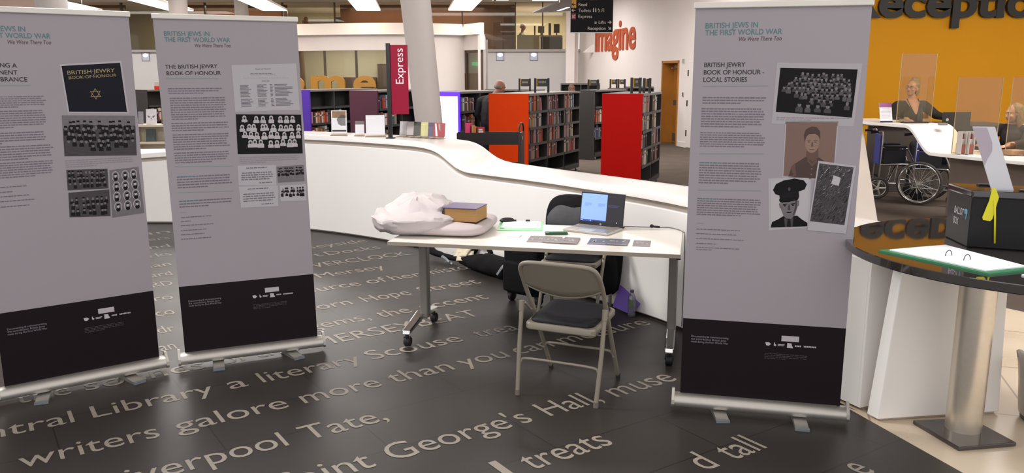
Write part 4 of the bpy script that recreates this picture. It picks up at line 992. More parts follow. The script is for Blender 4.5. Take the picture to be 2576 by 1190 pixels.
# black coat draped over the far chair
def cloth_body(sections, seed, amp, n=30, fr=9):
    """closed lofted body: sections of (centre, half width, half depth, turn)"""
    mb = MB(); vs = []; fs = []; off = Vector((seed, seed * 2.1, 0))
    for c, a, b, r in sections:
        for k in range(n):
            an = 2 * PI * k / n; x = math.copysign(abs(math.cos(an)) ** .8, math.cos(an)) * a; y = math.copysign(abs(math.sin(an)) ** .8, math.sin(an)) * b
            p = Vector(c) + Vector((x * math.cos(r) - y * math.sin(r), x * math.sin(r) + y * math.cos(r), 0))
            d = noise.noise(Vector((p.x * fr, p.y * fr, p.z * fr * .45)) + off) * amp
            vs.append(p + (p - Vector(c)).normalized() * d)
    m = len(sections)
    for i in range(m - 1):
        for k in range(n): fs.append((i * n + k, i * n + (k + 1) % n, (i + 1) * n + (k + 1) % n, (i + 1) * n + k))
    fs.append(tuple(range(n))[::-1]); fs.append(tuple(range((m - 1) * n, m * n)))
    return mb.add(vs, fs)
M_coat = mat('black_coat', '121114', 0.8, spec=.2, var=.15, bump=.2, scale=14)
ct = thing('coat', 'black padded coat draped over the chair behind table', 'coat', (.51, 6.06, 0), 2.83 - PI)
cloth_body([((.09, .02, .08), .20, .06, 0), ((.06, .01, .2), .25, .085, 0), ((.05, 0, .38), .285, .095, 0), ((.04, .0, .52), .29, .10, 0), ((.02, 0, .62), .285, .10, 0), ((0, 0, .70), .265, .095, 0), ((-.02, 0, .77), .225, .085, 0), ((-.05, .01, .82), .165, .07, 0), ((-.06, .01, .848), .10, .045, 0), ((-.06, .01, .855), .03, .02, 0)], 4, .03).build('coat_body', M_coat, ct, smooth=180, fix=True, sub=1)
mb = cloth_body([((-.08, -.075, .60), .15, .05, 0), ((-.07, -.078, .66), .175, .05, 0), ((-.06, -.07, .72), .165, .045, 0), ((-.05, -.06, .765), .135, .035, 0), ((-.05, -.045, .79), .09, .025, 0)], 9, .018)
mb.build('coat_lining', mat('charcoal_quilting', '4a4a4d', 0.75, var=.15, bump=.3, scale=18), ct, smooth=180, fix=True, sub=1)
for sx in (-.2, .24):
    cloth_body([((sx, -.06, .12), .05, .045, 0), ((sx, -.055, .25), .06, .05, 0), ((sx * .98, -.05, .42), .062, .055, 0), ((sx * .93, -.03, .58), .06, .055, 0), ((sx * .8, 0, .68), .05, .045, 0)], 5 + sx, .02, n=16).build('coat_sleeve', M_coat, ct, smooth=180, fix=True, sub=1)
# wheeled black case
cs = thing('wheeled_case', 'black wheeled case standing left of the far chair', 'suitcase', (.115, 6.16, 0), math.radians(-38))
M_case = mat('black_fabric_case', '0f0e11', .85, spec=.2, var=.15, bump=.2, scale=30)
mb = MB(); mb.rbox((0, 0, .30), (.34, .20, .46), .05, 0, 4); mb.build('case_body', M_case, cs, smooth=60)
mb = MB(); mb.rbox((0, -.11, .22), (.28, .05, .24), .022, 0, 3); mb.build('front_pocket', M_case, cs, smooth=60)
mb = MB(); mb.tube([(-.06, .02, .52), (-.05, .02, .555), (.05, .02, .555), (.06, .02, .52)], .012, n=8); mb.build('carry_handle', M_black, cs, smooth=60)
for x in (-.13, .13):
    mb = MB(); mb.M = Matrix.Translation((x, -.02, .04)) @ Matrix.Rotation(PI / 2, 4, 'Y'); mb.lathe([(0, -.02), (.03, -.02), (.04, -.012), (.04, .012), (.03, .02), (0, .02)], n=18); mb.build('case_wheel', M_black, cs, smooth=40)
    mb = MB(); mb.rbox((x, -.02, .075), (.05, .07, .05), .01); mb.build('wheel_housing', M_black, cs)
# open black bag with straps sprawled along the counter
bg = thing('shoulder_bag', 'sprawled black bag with grey buckles lying against the counter', 'bag', (0, 0, 0))
M_bag = mat('black_canvas', '131113', .85, spec=.2, var=.2, bump=.25, scale=20); M_buckle = mat('grey_buckle', '7d8288', .4)
def rope(path, rads, name, parent, m, flat=1.0, seed=1, amp=.01, n=14, upv=None, label=None):
    P = curve_pts(path, 5); R_ = [lerp_tab([(i * 5, r) for i, r in enumerate(rads)], k) for k in range(len(P))]
    mb = MB(); mb.tube(P, R_, n=n, flat=flat, upv=upv)
    for i, p in enumerate(mb.v):
        d = noise.noise(p * 14 + Vector((seed, 0, 0))) * amp; mb.v[i] = p + Vector((d, d * .6, abs(d) * .8))
        mb.v[i].z = max(mb.v[i].z, .004)
    return mb.build(name, m, parent, smooth=180, fix=True, label=label)
rope([(-.88, 7.86, .20), (-.84, 7.80, .13), (-.76, 7.70, .07), (-.66, 7.60, .055), (-.55, 7.50, .05), (-.45, 7.41, .045)], [.05, .06, .055, .045, .045, .03], 'shoulder_strap', bg, M_bag, .55, 2)
rope([(-.48, 7.42, .05), (-.40, 7.33, .06), (-.30, 7.21, .07), (-.18, 7.06, .09), (-.06, 6.91, .08), (.0, 6.84, .06)], [.03, .055, .08, .095, .095, .05], 'bag_body', bg, M_bag, .9, 3, .03)
rope([(-.36, 7.40, .10), (-.31, 7.37, .22), (-.25, 7.30, .22), (-.18, 7.22, .15)], [.03, .055, .06, .03], 'bag_flap', bg, M_bag, .45, 5, .02)
rope([(-.47, 7.50, .09), (-.44, 7.46, .20), (-.39, 7.42, .22)], [.03, .05, .035], 'bag_pocket', bg, mat('dark_brown_leather', '241a1a', .5), .4, 6, .01)
for k, (a, b) in enumerate((((-.66, 7.53, .06), (-.58, 7.42, .03)), ((-.22, 7.06, .16), (-.2, 6.98, .05)), ((-.05, 6.83, .15), (-.13, 6.84, .05)), ((-.62, 7.50, .02), (-.55, 7.42, .012)))):
    m_ = tuple((p + q) / 2 + (.0, -.012, .012)[i] for i, (p, q) in enumerate(zip(a, b)))
    rope([a, m_, b], [.014, .012, .012], 'buckle_strap', bg, M_buckle, .35, k, .004, 8)
for k, (x, y, z, a, lb) in enumerate(((-.46, 7.38, .085, .5, 'cream paper poking out of the sprawled bag'), (-.43, 7.34, .06, .9, 'lower cream paper slipping from the sprawled bag'))):
    mb = MB(); vs = []; 
    for i in range(7):
        for j in range(5):
            xx, yy = (i / 6 - .5) * .16, (j / 4 - .5) * .10; vs.append((xx, yy, .02 * noise.noise(Vector((xx * 14, yy * 14, k * 3.1)))))
    fs = [(i * 5 + j, (i + 1) * 5 + j, (i + 1) * 5 + j + 1, i * 5 + j + 1) for i in range(6) for j in range(4)]
    mb.add(vs, fs); o = mb.build('loose_paper', mat('cream_paper', 'd8cdb4', .7), smooth=60); o.location = (x, y, z + .05); o.rotation_euler = (math.radians(38), math.radians(-8), a - 1.2)
    sd = o.modifiers.new('thickness', 'SOLIDIFY'); sd.thickness = .002
    tag(o, lb, 'paper', 'cream papers in the sprawled bag')
# purple folder leaning on the counter, bottle in front
pf = thing('purple_folder', 'violet card folder tilted against counter behind the bottle', 'folder', (.752, 5.925, 0))
mb = MB(); Q_ = [Vector((.0, .0, .03)), Vector((.118, -.115, .004)), Vector((.22, -.10, .115)), Vector((.08, .09, .225))]
nn = (Q_[1] - Q_[0]).cross(Q_[3] - Q_[0]).normalized() * .006
mb.add(Q_ + [p + nn for p in Q_], [(0, 1, 2, 3), (7, 6, 5, 4), (0, 4, 5, 1), (1, 5, 6, 2), (2, 6, 7, 3), (3, 7, 4, 0)]); cv = mb.build('folder_cover', mat('violet_card', '7d62c2', .5), pf, fix=True)
mb = MB()
for k in range(3):
    a = Q_[0] + (Q_[3] - Q_[0]) * (.72 - k * .07) + (Q_[1] - Q_[0]) * .1; e = (Q_[1] - Q_[0]).normalized(); f_ = (Q_[3] - Q_[0]).normalized(); w_ = (.06, .05, .055)[k]
    mb.add([a - nn * .12, a + e * w_ - nn * .12, a + e * w_ + f_ * .004 - nn * .12, a + f_ * .004 - nn * .12], [(0, 1, 2, 3)])
mb.build('folder_print', mat('violet_print', '43307c', .5), cv)
bt = thing('water_bottle', 'small clear plastic water bottle standing by violet folder', 'bottle', (.872, 5.785, 0))
M_pet = pane_mat('clear_plastic', 'd5d4da', .10, .86, .06)
mb = MB(); mb.lathe([(.0, .001), (.026, .002), (.029, .01), (.028, .03), (.029, .05), (.027, .06), (.029, .07), (.029, .12), (.026, .145), (.017, .168), (.0125, .176), (.0125, .182)], n=24); mb.build('bottle_body', M_pet, bt, smooth=50)
mb = MB(); mb.lathe([(.0294, .072), (.0296, .074), (.0296, .116), (.0294, .118)], n=24); mb.build('bottle_label', pane_mat('label_film', '8f9a86', .05, .45), bt, smooth=60)
mb = MB(); mb.lathe([(0, .198), (.013, .198), (.0145, .195), (.0145, .181), (.013, .180)], n=20); mb.build('bottle_cap', mat('violet_cap', '3b3350', .4), bt, smooth=40)

# ------------------------------------------------------------------ round table and its things
RT = (2.397, 3.69); RR = .81; RZt = .95
rt_ = thing('round_table', 'dark glossy round table on one thick steel column', 'table', (2.225, 3.80, 0))
ox, oy = RT[0] - 2.225, RT[1] - 3.80
M_gran = mat('dark_polished_top', '302c2a', 0.03, var=.12, scale=60, spec=.8, coat=.45)
M_gran.node_tree.nodes['Principled BSDF'].inputs['Coat IOR'].default_value = 1.9
M_gran.node_tree.nodes['Principled BSDF'].inputs['Coat Roughness'].default_value = .025
mb = MB(); mb.lathe([(0, RZt - .04), (RR - .004, RZt - .04), (RR, RZt - .036), (RR, RZt - .003), (RR - .003, RZt), (0, RZt)], (ox, oy, 0), n=96); mb.build('tabletop', M_gran, rt_, smooth=30)
mb = MB(); mb.cyl((0, 0, .02), (0, 0, RZt - .04), .082, n=40); mb.build('column', mat('column_steel', 'd9cfc0', 0.33, metal=.9, var=.06, scale=30), rt_, smooth=40)
bp_ = [(2.024, 3.896), (2.092, 3.588), (2.392, 3.638), (2.33, 3.925)]
mb = MB(); mb.prism([(a - 2.225, b - 3.80) for a, b in bp_], 0, .02); mb.build('base_plate', mat('dark_polished_base', '3b3533', .12, spec=.8), rt_, bev=.003)
# green ring binder with white sheets
bn = thing('ring_binder', 'open dark green ring binder of white sheets on round table', 'folder', (0, 0, RZt))
q = [Vector((1.652, 3.626, 0)), Vector((1.897, 3.175, 0)), Vector((2.11, 3.25, 0)), Vector((1.975, 3.735, 0))]
def plate(q, z0, z1, name, m, parent=None, bev=None):
    mb = MB(); mb.prism([(p.x, p.y) for p in q], z0, z1); return mb.build(name, m, parent, bev=bev, fix=True)
M_grn = mat('binder_green', '2d7a50', .4)
plate(q, .0, .007, 'binder_cover', M_grn, bn)
def inset(q, a, b): return [q[0].lerp(q[1], a[0]).lerp(q[3].lerp(q[2], a[0]), a[1]), q[0].lerp(q[1], b[0]).lerp(q[3].lerp(q[2], b[0]), a[1]), q[0].lerp(q[1], b[0]).lerp(q[3].lerp(q[2], b[0]), b[1]), q[0].lerp(q[1], a[0]).lerp(q[3].lerp(q[2], a[0]), b[1])]
plate(inset(q, (.05, .1), (.93, 1.06)), .0072, .012, 'sheet_stack', M_paper, bn)
for k in (.42, .60):
    c = q[0].lerp(q[1], k).lerp(q[3].lerp(q[2], k), .5); d = (q[3] - q[0]).normalized()
    mb = MB(); mb.tube([c + d * (.018 * math.cos(a)) + Vector((0, 0, .012 + .024 * math.sin(a))) for a in [PI * j / 10 for j in range(11)]], .0016, n=6); mb.build('binder_ring', M_blackm, bn, smooth=180)
mb = MB(); mb.prism([(2.02, 3.17), (2.06, 3.06), (2.32, 3.14), (2.27, 3.27)], RZt, RZt + .006); o = mb.build('paper_pad', M_paper); tag(o, 'white paper pad on round table at the right picture edge', 'paper')
# ballot box
bx = thing('ballot_box', 'black ballot box with white lettering on the round table', 'box', (2.101, 3.716, RZt), 0)
fd = Vector((.921, -.388, 0)).normalized(); sd_ = Vector((.113, .993, 0)).normalized(); LW, LD, LH = .52, .262, .265
M_bb = mat('ballot_black', '0e0d10', .4, spec=.3, var=.05); M_bb2 = mat('ballot_lid', '1a181c', .12, spec=.8, coat=.3)
P0 = lambda a, b: Vector((0, 0, 0)) + fd * a + sd_ * b
mb = MB(); mb.prism([tuple(P0(a, b)[:2]) for a, b in ((0, 0), (LW, 0), (LW, LD), (0, LD))], 0, LH - .03); mb.build('box_body', M_bb, bx, bev=.006)
mb = MB(); mb.prism([tuple(P0(a, b)[:2]) for a, b in ((-.006, -.006), (LW + .006, -.006), (LW + .006, LD + .006), (-.006, LD + .006))], LH - .035, LH); lid_ = mb.build('box_lid', M_bb2, bx, bev=.008)
for a, b, w, d in ((.10, .2, .12, .03), (.30, .2, .12, .03), (.2, .03, .08, .025), (.36, .03, .08, .025)):
    mb = MB(); mb.prism([tuple(P0(x, y)[:2]) for x, y in ((a, b), (a + w, b), (a + w, b + d), (a, b + d))], LH, LH + .008); mb.build('lid_clasp', M_black, lid_, bev=.002)
mb = MB()
for k, s in enumerate(('BALLOT', 'BOX')):
    mb.text(s, P0(0, .175 if k == 0 else .175) - fd * .0012 + Vector((0, 0, .135 - k * .05)), -sd_, (0, 0, 1), w=.105 if k == 0 else .055, cap=.034, bold=.01)
mb.build('box_lettering', mat('print_offwhite', 'b8b8bd', .5), bx)
mb = MB(); o_ = P0(0, .055) - fd * .0012 + Vector((0, 0, .15)); mb.add([o_ - sd_ * a + Vector((0, 0, b)) for a, b in ((-.012, .012), (.0, .022), (.022, .02), (.024, .0), (.012, -.03), (.006, -.02), (.012, -.002), (-.006, -.004))], [tuple(range(8))]); mb.build('box_emblem', mat('emblem_blue', '4d8fb5', .5), bx)
tg = thing('security_seal', 'yellow plastic security seal hanging from ballot box lid', 'seal', tuple(Vector((2.101, 3.716, RZt)) + fd * .075 - sd_ * .010 + Vector((0, 0, .245))))
M_yel = mat('seal_yellow', 'd6cf1c', .4, var=.02)
SV = lambda a, b, d=0: fd * a - sd_ * d + Vector((0, 0, b))
mb = MB(); mb.prismT([(-.006, .035), (.008, .035), (.024, -.005), (.020, -.03), (.008, -.105), (.0, -.115), (-.028, -.112), (-.032, -.10), (-.012, -.02)], lambda a, b: SV(a, b, .0), lambda a, b: SV(a, b, .004)); mb.build('seal_flag', M_yel, tg, fix=True)
mb = MB(); mb.tube([SV(.008, -.02, .006), SV(.016, -.1, .008), SV(.026, -.215, .008)], .0042, n=8); mb.build('seal_tail', M_yel, tg, smooth=180)
mb = MB(); a_, b_ = Vector((2.195, 3.735, RZt + LH)), Vector((2.285, 3.715, RZt + LH)); lv = Vector((-.10, .03, .285)); th_ = Vector((.004, .012, 0))
mb.add([a_, b_, b_ + lv, a_ + lv, a_ + th_, b_ + th_, b_ + lv + th_, a_ + lv + th_], [(0, 1, 2, 3), (7, 6, 5, 4), (0, 4, 5, 1), (1, 5, 6, 2), (2, 6, 7, 3), (3, 7, 4, 0)])
cdst = mb.build('leaflet_stand', mat('pale_grey_card', 'c9c9d0', .4, var=.02), fix=True); tag(cdst, 'tall pale leaflet stand leaning on top of the ballot box', 'stand')
mb = MB(); f2 = lambda s, t: a_.lerp(b_, s) + lv * t - th_ * .1
mb.add([f2(0, .38), f2(0, .985), f2(.62, .985), f2(.66, .75), f2(.55, .62), f2(.38, .55), f2(.2, .48)], [tuple(range(7))[::-1]]); mb.build('stand_print', mat('mauve_print', 'a99eaa', .5), cdst)
# lined waste bin
bi = thing('waste_bin', 'grey waste bin with clear plastic liner at right edge', 'bin', (2.73, 3.93, 0))
mb = MB(); mb.lathe([(0, .004), (.125, .004), (.15, .30), (.145, .30), (.12, .012), (0, .012)], n=32); mb.build('bin_shell', mat('bin_grey', '4b4745', .5), bi, smooth=40)
mb = MB(); prof_ = [(.13, .03), (.137, .1), (.146, .2), (.157, .28), (.168, .325), (.158, .335), (.135, .30), (.125, .2)]
n_ = 48; vs = []; fs = []
for i, (r, z) in enumerate(prof_):
    for k in range(n_):
        a = 2 * PI * k / n_; d = noise.noise(Vector((math.cos(a) * 4, math.sin(a) * 4, z * 5))) * (.012 if i > 2 else .006)
        vs.append(((r + d + .003) * math.cos(a), (r + d + .003) * math.sin(a), z + d * (1.6 if i > 3 else .3)))
for i in range(len(prof_) - 1):
    for k in range(n_): fs.append((i * n_ + k, i * n_ + (k + 1) % n_, (i + 1) * n_ + (k + 1) % n_, (i + 1) * n_ + k))
mb.add(vs, fs); mb.build('bin_liner', pane_mat('liner_film', 'd9d2ca', .12, .5, .2), bi, smooth=60)
# ------------------------------------------------------------------ bookcases and books
M_shelf = mat('charcoal_shelf_steel', '3d3b3a', 0.5, var=.05)
M_shelf2 = mat('shelf_top_grey', '77716c', 0.45, var=.04)
M_orange = mat('orange_end_panel', 'ea4407', 0.6, spec=.12, var=.03)
M_red = mat('red_end_panel', 'bd0d06', 0.6, spec=.12, var=.03)
M_purple = mat('violet_end_panel', '4a2a9a', 0.45, var=.03)
M_maroon = mat('maroon_end_panel', '4a2034', 0.5, var=.03)
BC = [('dark red', '7a2a26'), ('cream', 'c9bfae'), ('grey', '8b8784'), ('black', '26242a'), ('brown', '6b4c38'), ('white', 'd8d4d0'), ('navy', '2e3654'), ('orange', 'b8602f'), ('pale blue', '8c9fb4'), ('tan', 'a88a66'), ('dark green', '3c5a48'), ('pink', 'b9848a'), ('charcoal', '45434a'), ('red', 'a8352c')]
BM = [mat('book_' + n.replace(' ', '_'), c, .55, var=.12, scale=20) for n, c in BC]
M_pg_ = mat('book_pages', 'd2c8b4', .8)
_bk = {}
SZ = [(.038, .205), (.046, .225), (.056, .24), (.07, .255)]
def book_mesh(ci, si):
    """one closed book standing on its tail, spine towards -Y"""
    k = (ci, si)
    if k not in _bk:
        t, h = SZ[si]; d = .15 + .015 * si; mb = MB()
        mb.bmm((-t / 2, 0, 0), (-t / 2 + .003, d, h), 0); mb.bmm((t / 2 - .003, 0, 0), (t / 2, d, h), 0); mb.bmm((-t / 2, -.003, 0), (t / 2, .001, h), 0)
        mb.bmm((-t / 2 + .003, .001, .004), (t / 2 - .003, d - .004, h - .004), 1)
        mb.bmm((-t / 2 + .001, -.0042, h * .62), (t / 2 - .001, -.003, h * .72), 2)
        _bk[k] = mb.mesh('book', [BM[ci], M_pg_, BM[(ci + 5) % len(BM)]])
    return _bk[k]
ORD = 'first second third fourth fifth sixth seventh eighth ninth tenth eleventh twelfth thirteenth fourteenth fifteenth sixteenth seventeenth eighteenth nineteenth twentieth'.split()
NBOOK = [0]
def bookcase(name, label, loc, rz, nb, bw, dep, H, endmat, shelves, where, fills, R, end_label, far_end=True, lit=False):
    """open case: local +X runs along the bays from the coloured end panel, the open side faces -Y; fills[(bay, shelf)] = how full"""
    t = thing(name, label, 'bookcase', loc, rz)
    L = nb * bw; M = Matrix.Translation(loc) @ Matrix.Rotation(rz, 4, 'Z')
    if lit:
        mb = MB(); mb.rbox((-.02, dep / 2, H / 2), (.04, dep, H), .012); ep = mb.build('end_panel', mat('violet_glow', '5a2cf0', .4, emit=1.3, var=0), t, label='glowing violet end panel')
        mb = MB(); mb.rbox((-.043, dep / 2, H / 2 - .02), (.008, dep - .07, H - .12), .003); mb.build('burnt_out_centre', mat('lit_panel_white', 'f4f0ff', .4, emit=3.2, var=0), ep, label='burnt-out white centre of the violet glow')  # white centre imitates the burnt-out glow of the violet panel
    else:
        mb = MB(); mb.rbox((-.02, dep / 2, H / 2 - .0), (.04, dep, H), .004); mb.build('end_panel', endmat, t, label=end_label)
    mb = MB(); mb.bmm((0, -.01, H - .035), (L, dep + .01, H)); mb.build('top_board', M_shelf2, t)
    mb = MB(); mb.bmm((0, .24, .1), (L, dep - .24 if dep > .5 else .26, H - .03)); mb.build('back_panel', mat('shelf_back_dark', '232122', .6), t)
    for i in range(nb + 1):
        if i == 0 : continue
        mb = MB(); mb.bmm((i * bw - .012, 0, .06), (i * bw + .012, .25, H - .02)); mb.build('upright', M_shelf, t)
    pitch = (H - .035 - .12) / shelves
    for i in range(nb):
        for s in range(shelves):
            z = .12 + s * pitch
            mb = MB(); mb.bmm((i * bw + .012, -.005, z - .012), ((i + 1) * bw - .012, .245, z + .012)); mb.bmm((i * bw + .012, -.012, z - .025), ((i + 1) * bw - .012, -.002, z + .016)); mb.build('shelf', M_shelf, t)
    mb = MB(); mb.bmm((0, .0, 0.05), (L, dep, .1)); mb.build('plinth', M_shelf, t)
    for x in (.1, L - .06):
        mb = MB(); mb.M = Matrix.Translation((x, .03, .03)) @ Matrix.Rotation(PI / 2, 4, 'X'); mb.lathe([(0, -.015), (.025, -.015), (.03, -.01), (.03, .01), (.025, .015), (0, .015)], n=14); mb.build('castor', M_alu, t, smooth=40)
    for (i, s), f in fills.items():
        x = i * bw + .02; z = .12 + s * pitch + .0125; n = 0; end = i * bw + .02 + (bw - .04) * f
        row = ('bottom', 'second lowest', 'middle', 'upper', 'top')[s] if shelves == 5 else ('bottom', 'lower', 'upper', 'top')[s]
        while n < 20:
            si = R.choice((0, 0, 1, 1, 2, 3)); th = SZ[si][0]
            if x + th > end: break
            ci = R.randrange(len(BC)); me = book_mesh(ci, si)
            o = bpy.data.objects.new('book', me); COL.objects.link(o)
            lean = 0.0
            if n > 2 and x + th + .05 > end: lean = R.choice((0, -.14))
            dx = SZ[si][1] * math.sin(-lean) if lean else 0
            o.matrix_world = M @ Matrix.Translation((x + th / 2 + dx * 0, R.uniform(.004, .03), z + (math.sin(abs(lean)) * th / 2))) @ Matrix.Rotation(lean, 4, 'Y')
            bay = ('near', 'far')[i] if nb == 2 else ('near', 'middle', 'far')[i] if nb == 3 else 'only'
            tag(o, '%s book, %s along the %s shelf, %s bay, %s' % (BC[ci][0], ORD[n], row, bay, where), 'book', 'books in the ' + where)
            x += th + .0015; n += 1; NBOOK[0] += 1
        R.random()
    return t
RB = random.Random(21)
def fills(nb, sh, lo, R, hi=.95): return {(i, s): R.uniform(lo, hi) for i in range(nb) for s in range(sh)}
f_ = {(i, s): RB.uniform(.55, .95) for i in range(3) for s in (1, 2, 3, 4)}
bookcase('bookcase', 'charcoal bookcase with bright orange end panel behind the counter', (.27, 13.07, 0), math.radians(64.8), 3, .753, .69, 1.43, M_orange, 5, 'orange-ended bookcase', f_, RB, 'bright orange end panel')
f_ = {(i, s): RB.uniform(.5, .85) for i in range(2) for s in (1, 2, 3, 4)}
bookcase('bookcase', 'charcoal bookcase with scarlet end panel before the oak door', (1.905, 12.1, 0), math.radians(69.8), 2, .75, .60, 1.45, M_red, 5, 'red-ended bookcase', f_, RB, 'scarlet end panel')
bookcase('bookcase', 'all grey bookcase between the orange and red ended ones', (1.686, 16.905, 0), math.radians(58), 2, .75, .33, 1.41, M_shelf, 4, 'grey bookcase', {(0, 3): .0, (0, 2): .5, (0, 1): .45, (1, 2): .4}, RB, None)
bookcase('bookcase', 'bookcase with glowing violet and white end beside leaning column', (-.9, 14.6, 0), math.radians(64.8), 2, .75, .69, 1.43, None, 4, 'violet-lit bookcase', {(0, 3): .8, (0, 2): .8, (0, 1): .5}, RB, None, lit=True)
bookcase('bookcase', 'bookcase with dark maroon end panel behind the express sign', (-2.52, 15.75, 0), math.radians(62), 2, .75, .66, 1.43, M_maroon, 4, 'maroon-ended bookcase', {(0, 3): .8, (0, 2): .8, (0, 1): .6}, RB, 'dark maroon end panel')
bookcase('bookcase', 'bookcase with violet end panel right of the middle banner', (-3.98, 16.5, 0), math.radians(61), 3, .7, .66, 1.43, M_purple, 4, 'violet-ended bookcase', {(0, 2): .9, (0, 1): .8, (1, 2): .5}, RB, 'violet end panel')
bookcase('bookcase', 'grey ended bookcase seen between the two left banners', (-7.86, 18.0, 0), math.radians(60), 2, .75, .4, 1.41, M_shelf, 4, 'bookcase between the left banners', {(0, 2): .5}, RB, None)
def lowcase(label, x, y, L, rz, h=1.42):
    t = thing('bookcase', label, 'bookcase', (x, y, 0), rz)
    mb = MB(); mb.bmm((0, 0, h - .04), (L, .35, h)); mb.build('top_board', M_shelf2, t)
    mb = MB(); mb.bmm((0, .32, 0), (L, .35, h - .04)); mb.build('back_panel', M_shelf, t)
    for q in (0, L / 2, L - .03): mb = MB(); mb.bmm((q, 0, 0), (q + .03, .32, h - .04)); mb.build('upright', M_shelf, t)
    for z in (.2, .6, 1.0): mb = MB(); mb.bmm((.03, .02, z), (L - .03, .32, z + .02)); mb.build('shelf', M_shelf, t)
lowcase('low grey bookcase far behind the red ended one', 2.80, 20.7, .72, -.05, 1.42)
lowcase('grey bookcase far behind the orange ended one', -1.6, 20.9, 2.4, -.12, 1.36)
lowcase('grey bookcase far behind the plain grey one', 1.25, 21.4, 1.0, -.12, 1.5)
# guide plates standing on the bookcase tops
def guide(x, y, z, rz, w, h, label, plate=True):
    t = thing('shelf_guide', label, 'sign', (x, y, z), rz, 'guide plates on bookcase tops')
    for s in (-1, 1): mb = MB(); mb.bmm((s * w / 2 - .018, -.018, 0), (s * w / 2 + .018, .018, h)); mb.build('post', M_blackm, t)
    mb = MB(); mb.bmm((-w / 2, -.006, h * .42), (w / 2, .006, h - .01)); p = mb.build('plate', mat('guide_plate', '3a3632', .45), t)
    mb = MB(); mb.bmm((-w / 2 + .018, -.009, h * .42), (-w / 2 + .036, -.006, h - .01)); mb.build('colour_strip', mat('guide_yellow', 'cf9b24', .5), p)
    mb = MB()
    st = (w - .09) / 5
    for k in range(5): mb.bmm((-w / 2 + .055 + k * st, -.0085, h * .66), (-w / 2 + .055 + k * st + st * .75, -.006, h * .66 + .035))
    mb.build('plate_print', mat('guide_print', '8a847c', .5), p)
guide(.50, 13.95, 1.43, .0, .22, .235, 'black guide plate on top of the orange ended bookcase')
guide(1.855, 12.5, 1.45, .1, .13, .23, 'narrow black guide plate on top of the red ended bookcase')
guide(.27, 17.5, 1.36, .0, .22, .28, 'black guide plate behind the orange ended bookcase top')
guide(1.68, 17.25, 1.41, .1, .2, .21, 'black guide plate on top of plain grey bookcase')
guide(2.42, 19.9, 1.40, .0, .15, .21, 'left one of two far guide plates before the white wall')
guide(2.62, 19.95, 1.40, .0, .15, .21, 'right one of two far guide plates before the white wall')
guide(2.06, 12.75, 1.45, .1, .09, .22, 'smaller guide plate right behind the red bookcase guide')
mb = MB(); mb.bmm((2.3, 19.8, 0), (2.75, 20.05, 1.40)); tag(mb.build('bookcase_unit', M_shelf, bev=.01), 'short dark unit under the two far guide plates', 'cabinet')
mb = MB(); mb.bmm((.05, 17.4, 0), (.5, 17.65, 1.36)); tag(mb.build('bookcase_unit', M_shelf, bev=.01), 'dark unit under the guide plate behind the orange end', 'cabinet')

# boxes on the far left bookcase, display stand with books between the left banners
for (x, w, h, z, c, lb) in ((-8.03, .12, .075, 1.41, 'd8341c', 'red box on the grey bookcase between the left banners'), (-7.86, .16, .05, 1.41, 'e5844e', 'orange box beside the red box on the bookcase'), (-8.02, .12, .09, 1.485, 'c9c4be', 'clear case lying on the red box'), (-7.62, .2, .13, 1.41, '8d817b', 'stack of picture boxes right of the orange box')):
    mb = MB(); mb.rbox((0, 0, h / 2), (w, .12, h), .006); o = mb.build('small_box', mat('box_' + c, c, .5)); o.location = (x + .28, 18.32, z); tag(o, lb, 'box', 'boxes on the far left bookcase')
ds = thing('display_stand', 'cream display stand with tiered shelves between the left banners', 'stand', (-5.64, 12.4, 0), .15)
M_cream = mat('cream_laminate', 'd9cfbb', .5)
for z in (.30, .72, .98): mb = MB(); mb.rbox((.3, .12, z), (.62, .26, .035), .006); mb.build('shelf', M_cream, ds)
mb = MB(); mb.bmm((0, .22, 0), (.6, .25, 1.0)); mb.build('back_panel', M_cream, ds)
for x in (0, .58): mb = MB(); mb.bmm((x, 0, 0), (x + .02, .24, .98)); mb.build('side_panel', M_cream, ds)
def face_book(x, y, z, w, h, c, rz, label, marks=None):
    t = thing('display_book', label, 'book', (x, y, z), rz, 'books shown face out on the cream stand')
    mb = MB(); mb.M = Matrix.Rotation(-.16, 4, 'X'); mb.rbox((0, 0, h / 2), (w, .02, h), .002); mb.build('cover', mat('cover_' + c, c, .5, var=.3, scale=25), t)
    if marks:
        mb = MB(); mb.M = Matrix.Rotation(-.16, 4, 'X')
        for s in (-1, 1): mb.add([(s * .012, -.0115, h * .5), (s * w * .36, -.0115, h * .6), (s * w * .33, -.0115, h * .5), (s * .03, -.0115, h * .42)], [(0, 1, 2, 3) if s > 0 else (3, 2, 1, 0)])
        mb.add([(-.008, -.0115, h * .42), (.008, -.0115, h * .42), (0, -.0115, h * .28)], [(0, 2, 1)])
        mb.build('cover_print', mat('cover_grey', '6d6c70', .5), t)
face_book(-5.44, 12.52, .998, .15, .225, 'd6d3d6', .1, 'white book with two dark slanted marks on top shelf', True)
face_book(-5.60, 12.52, .998, .07, .19, '8b8a90', .1, 'narrow grey book at left end of the top shelf')
face_book(-5.27, 12.54, .998, .05, .23, '6b5847', .1, 'brown book at right end of the top shelf')
face_book(-5.46, 12.5, .738, .14, .19, '4a5258', .1, 'dark picture book on the middle shelf of cream stand')
face_book(-5.22, 12.53, .738, .10, .19, '8a5a4a', .1, 'reddish book on the middle shelf of cream stand')
face_book(-5.44, 12.49, .318, .14, .19, '6a7262', .1, 'greenish book on the lowest shelf of cream stand')

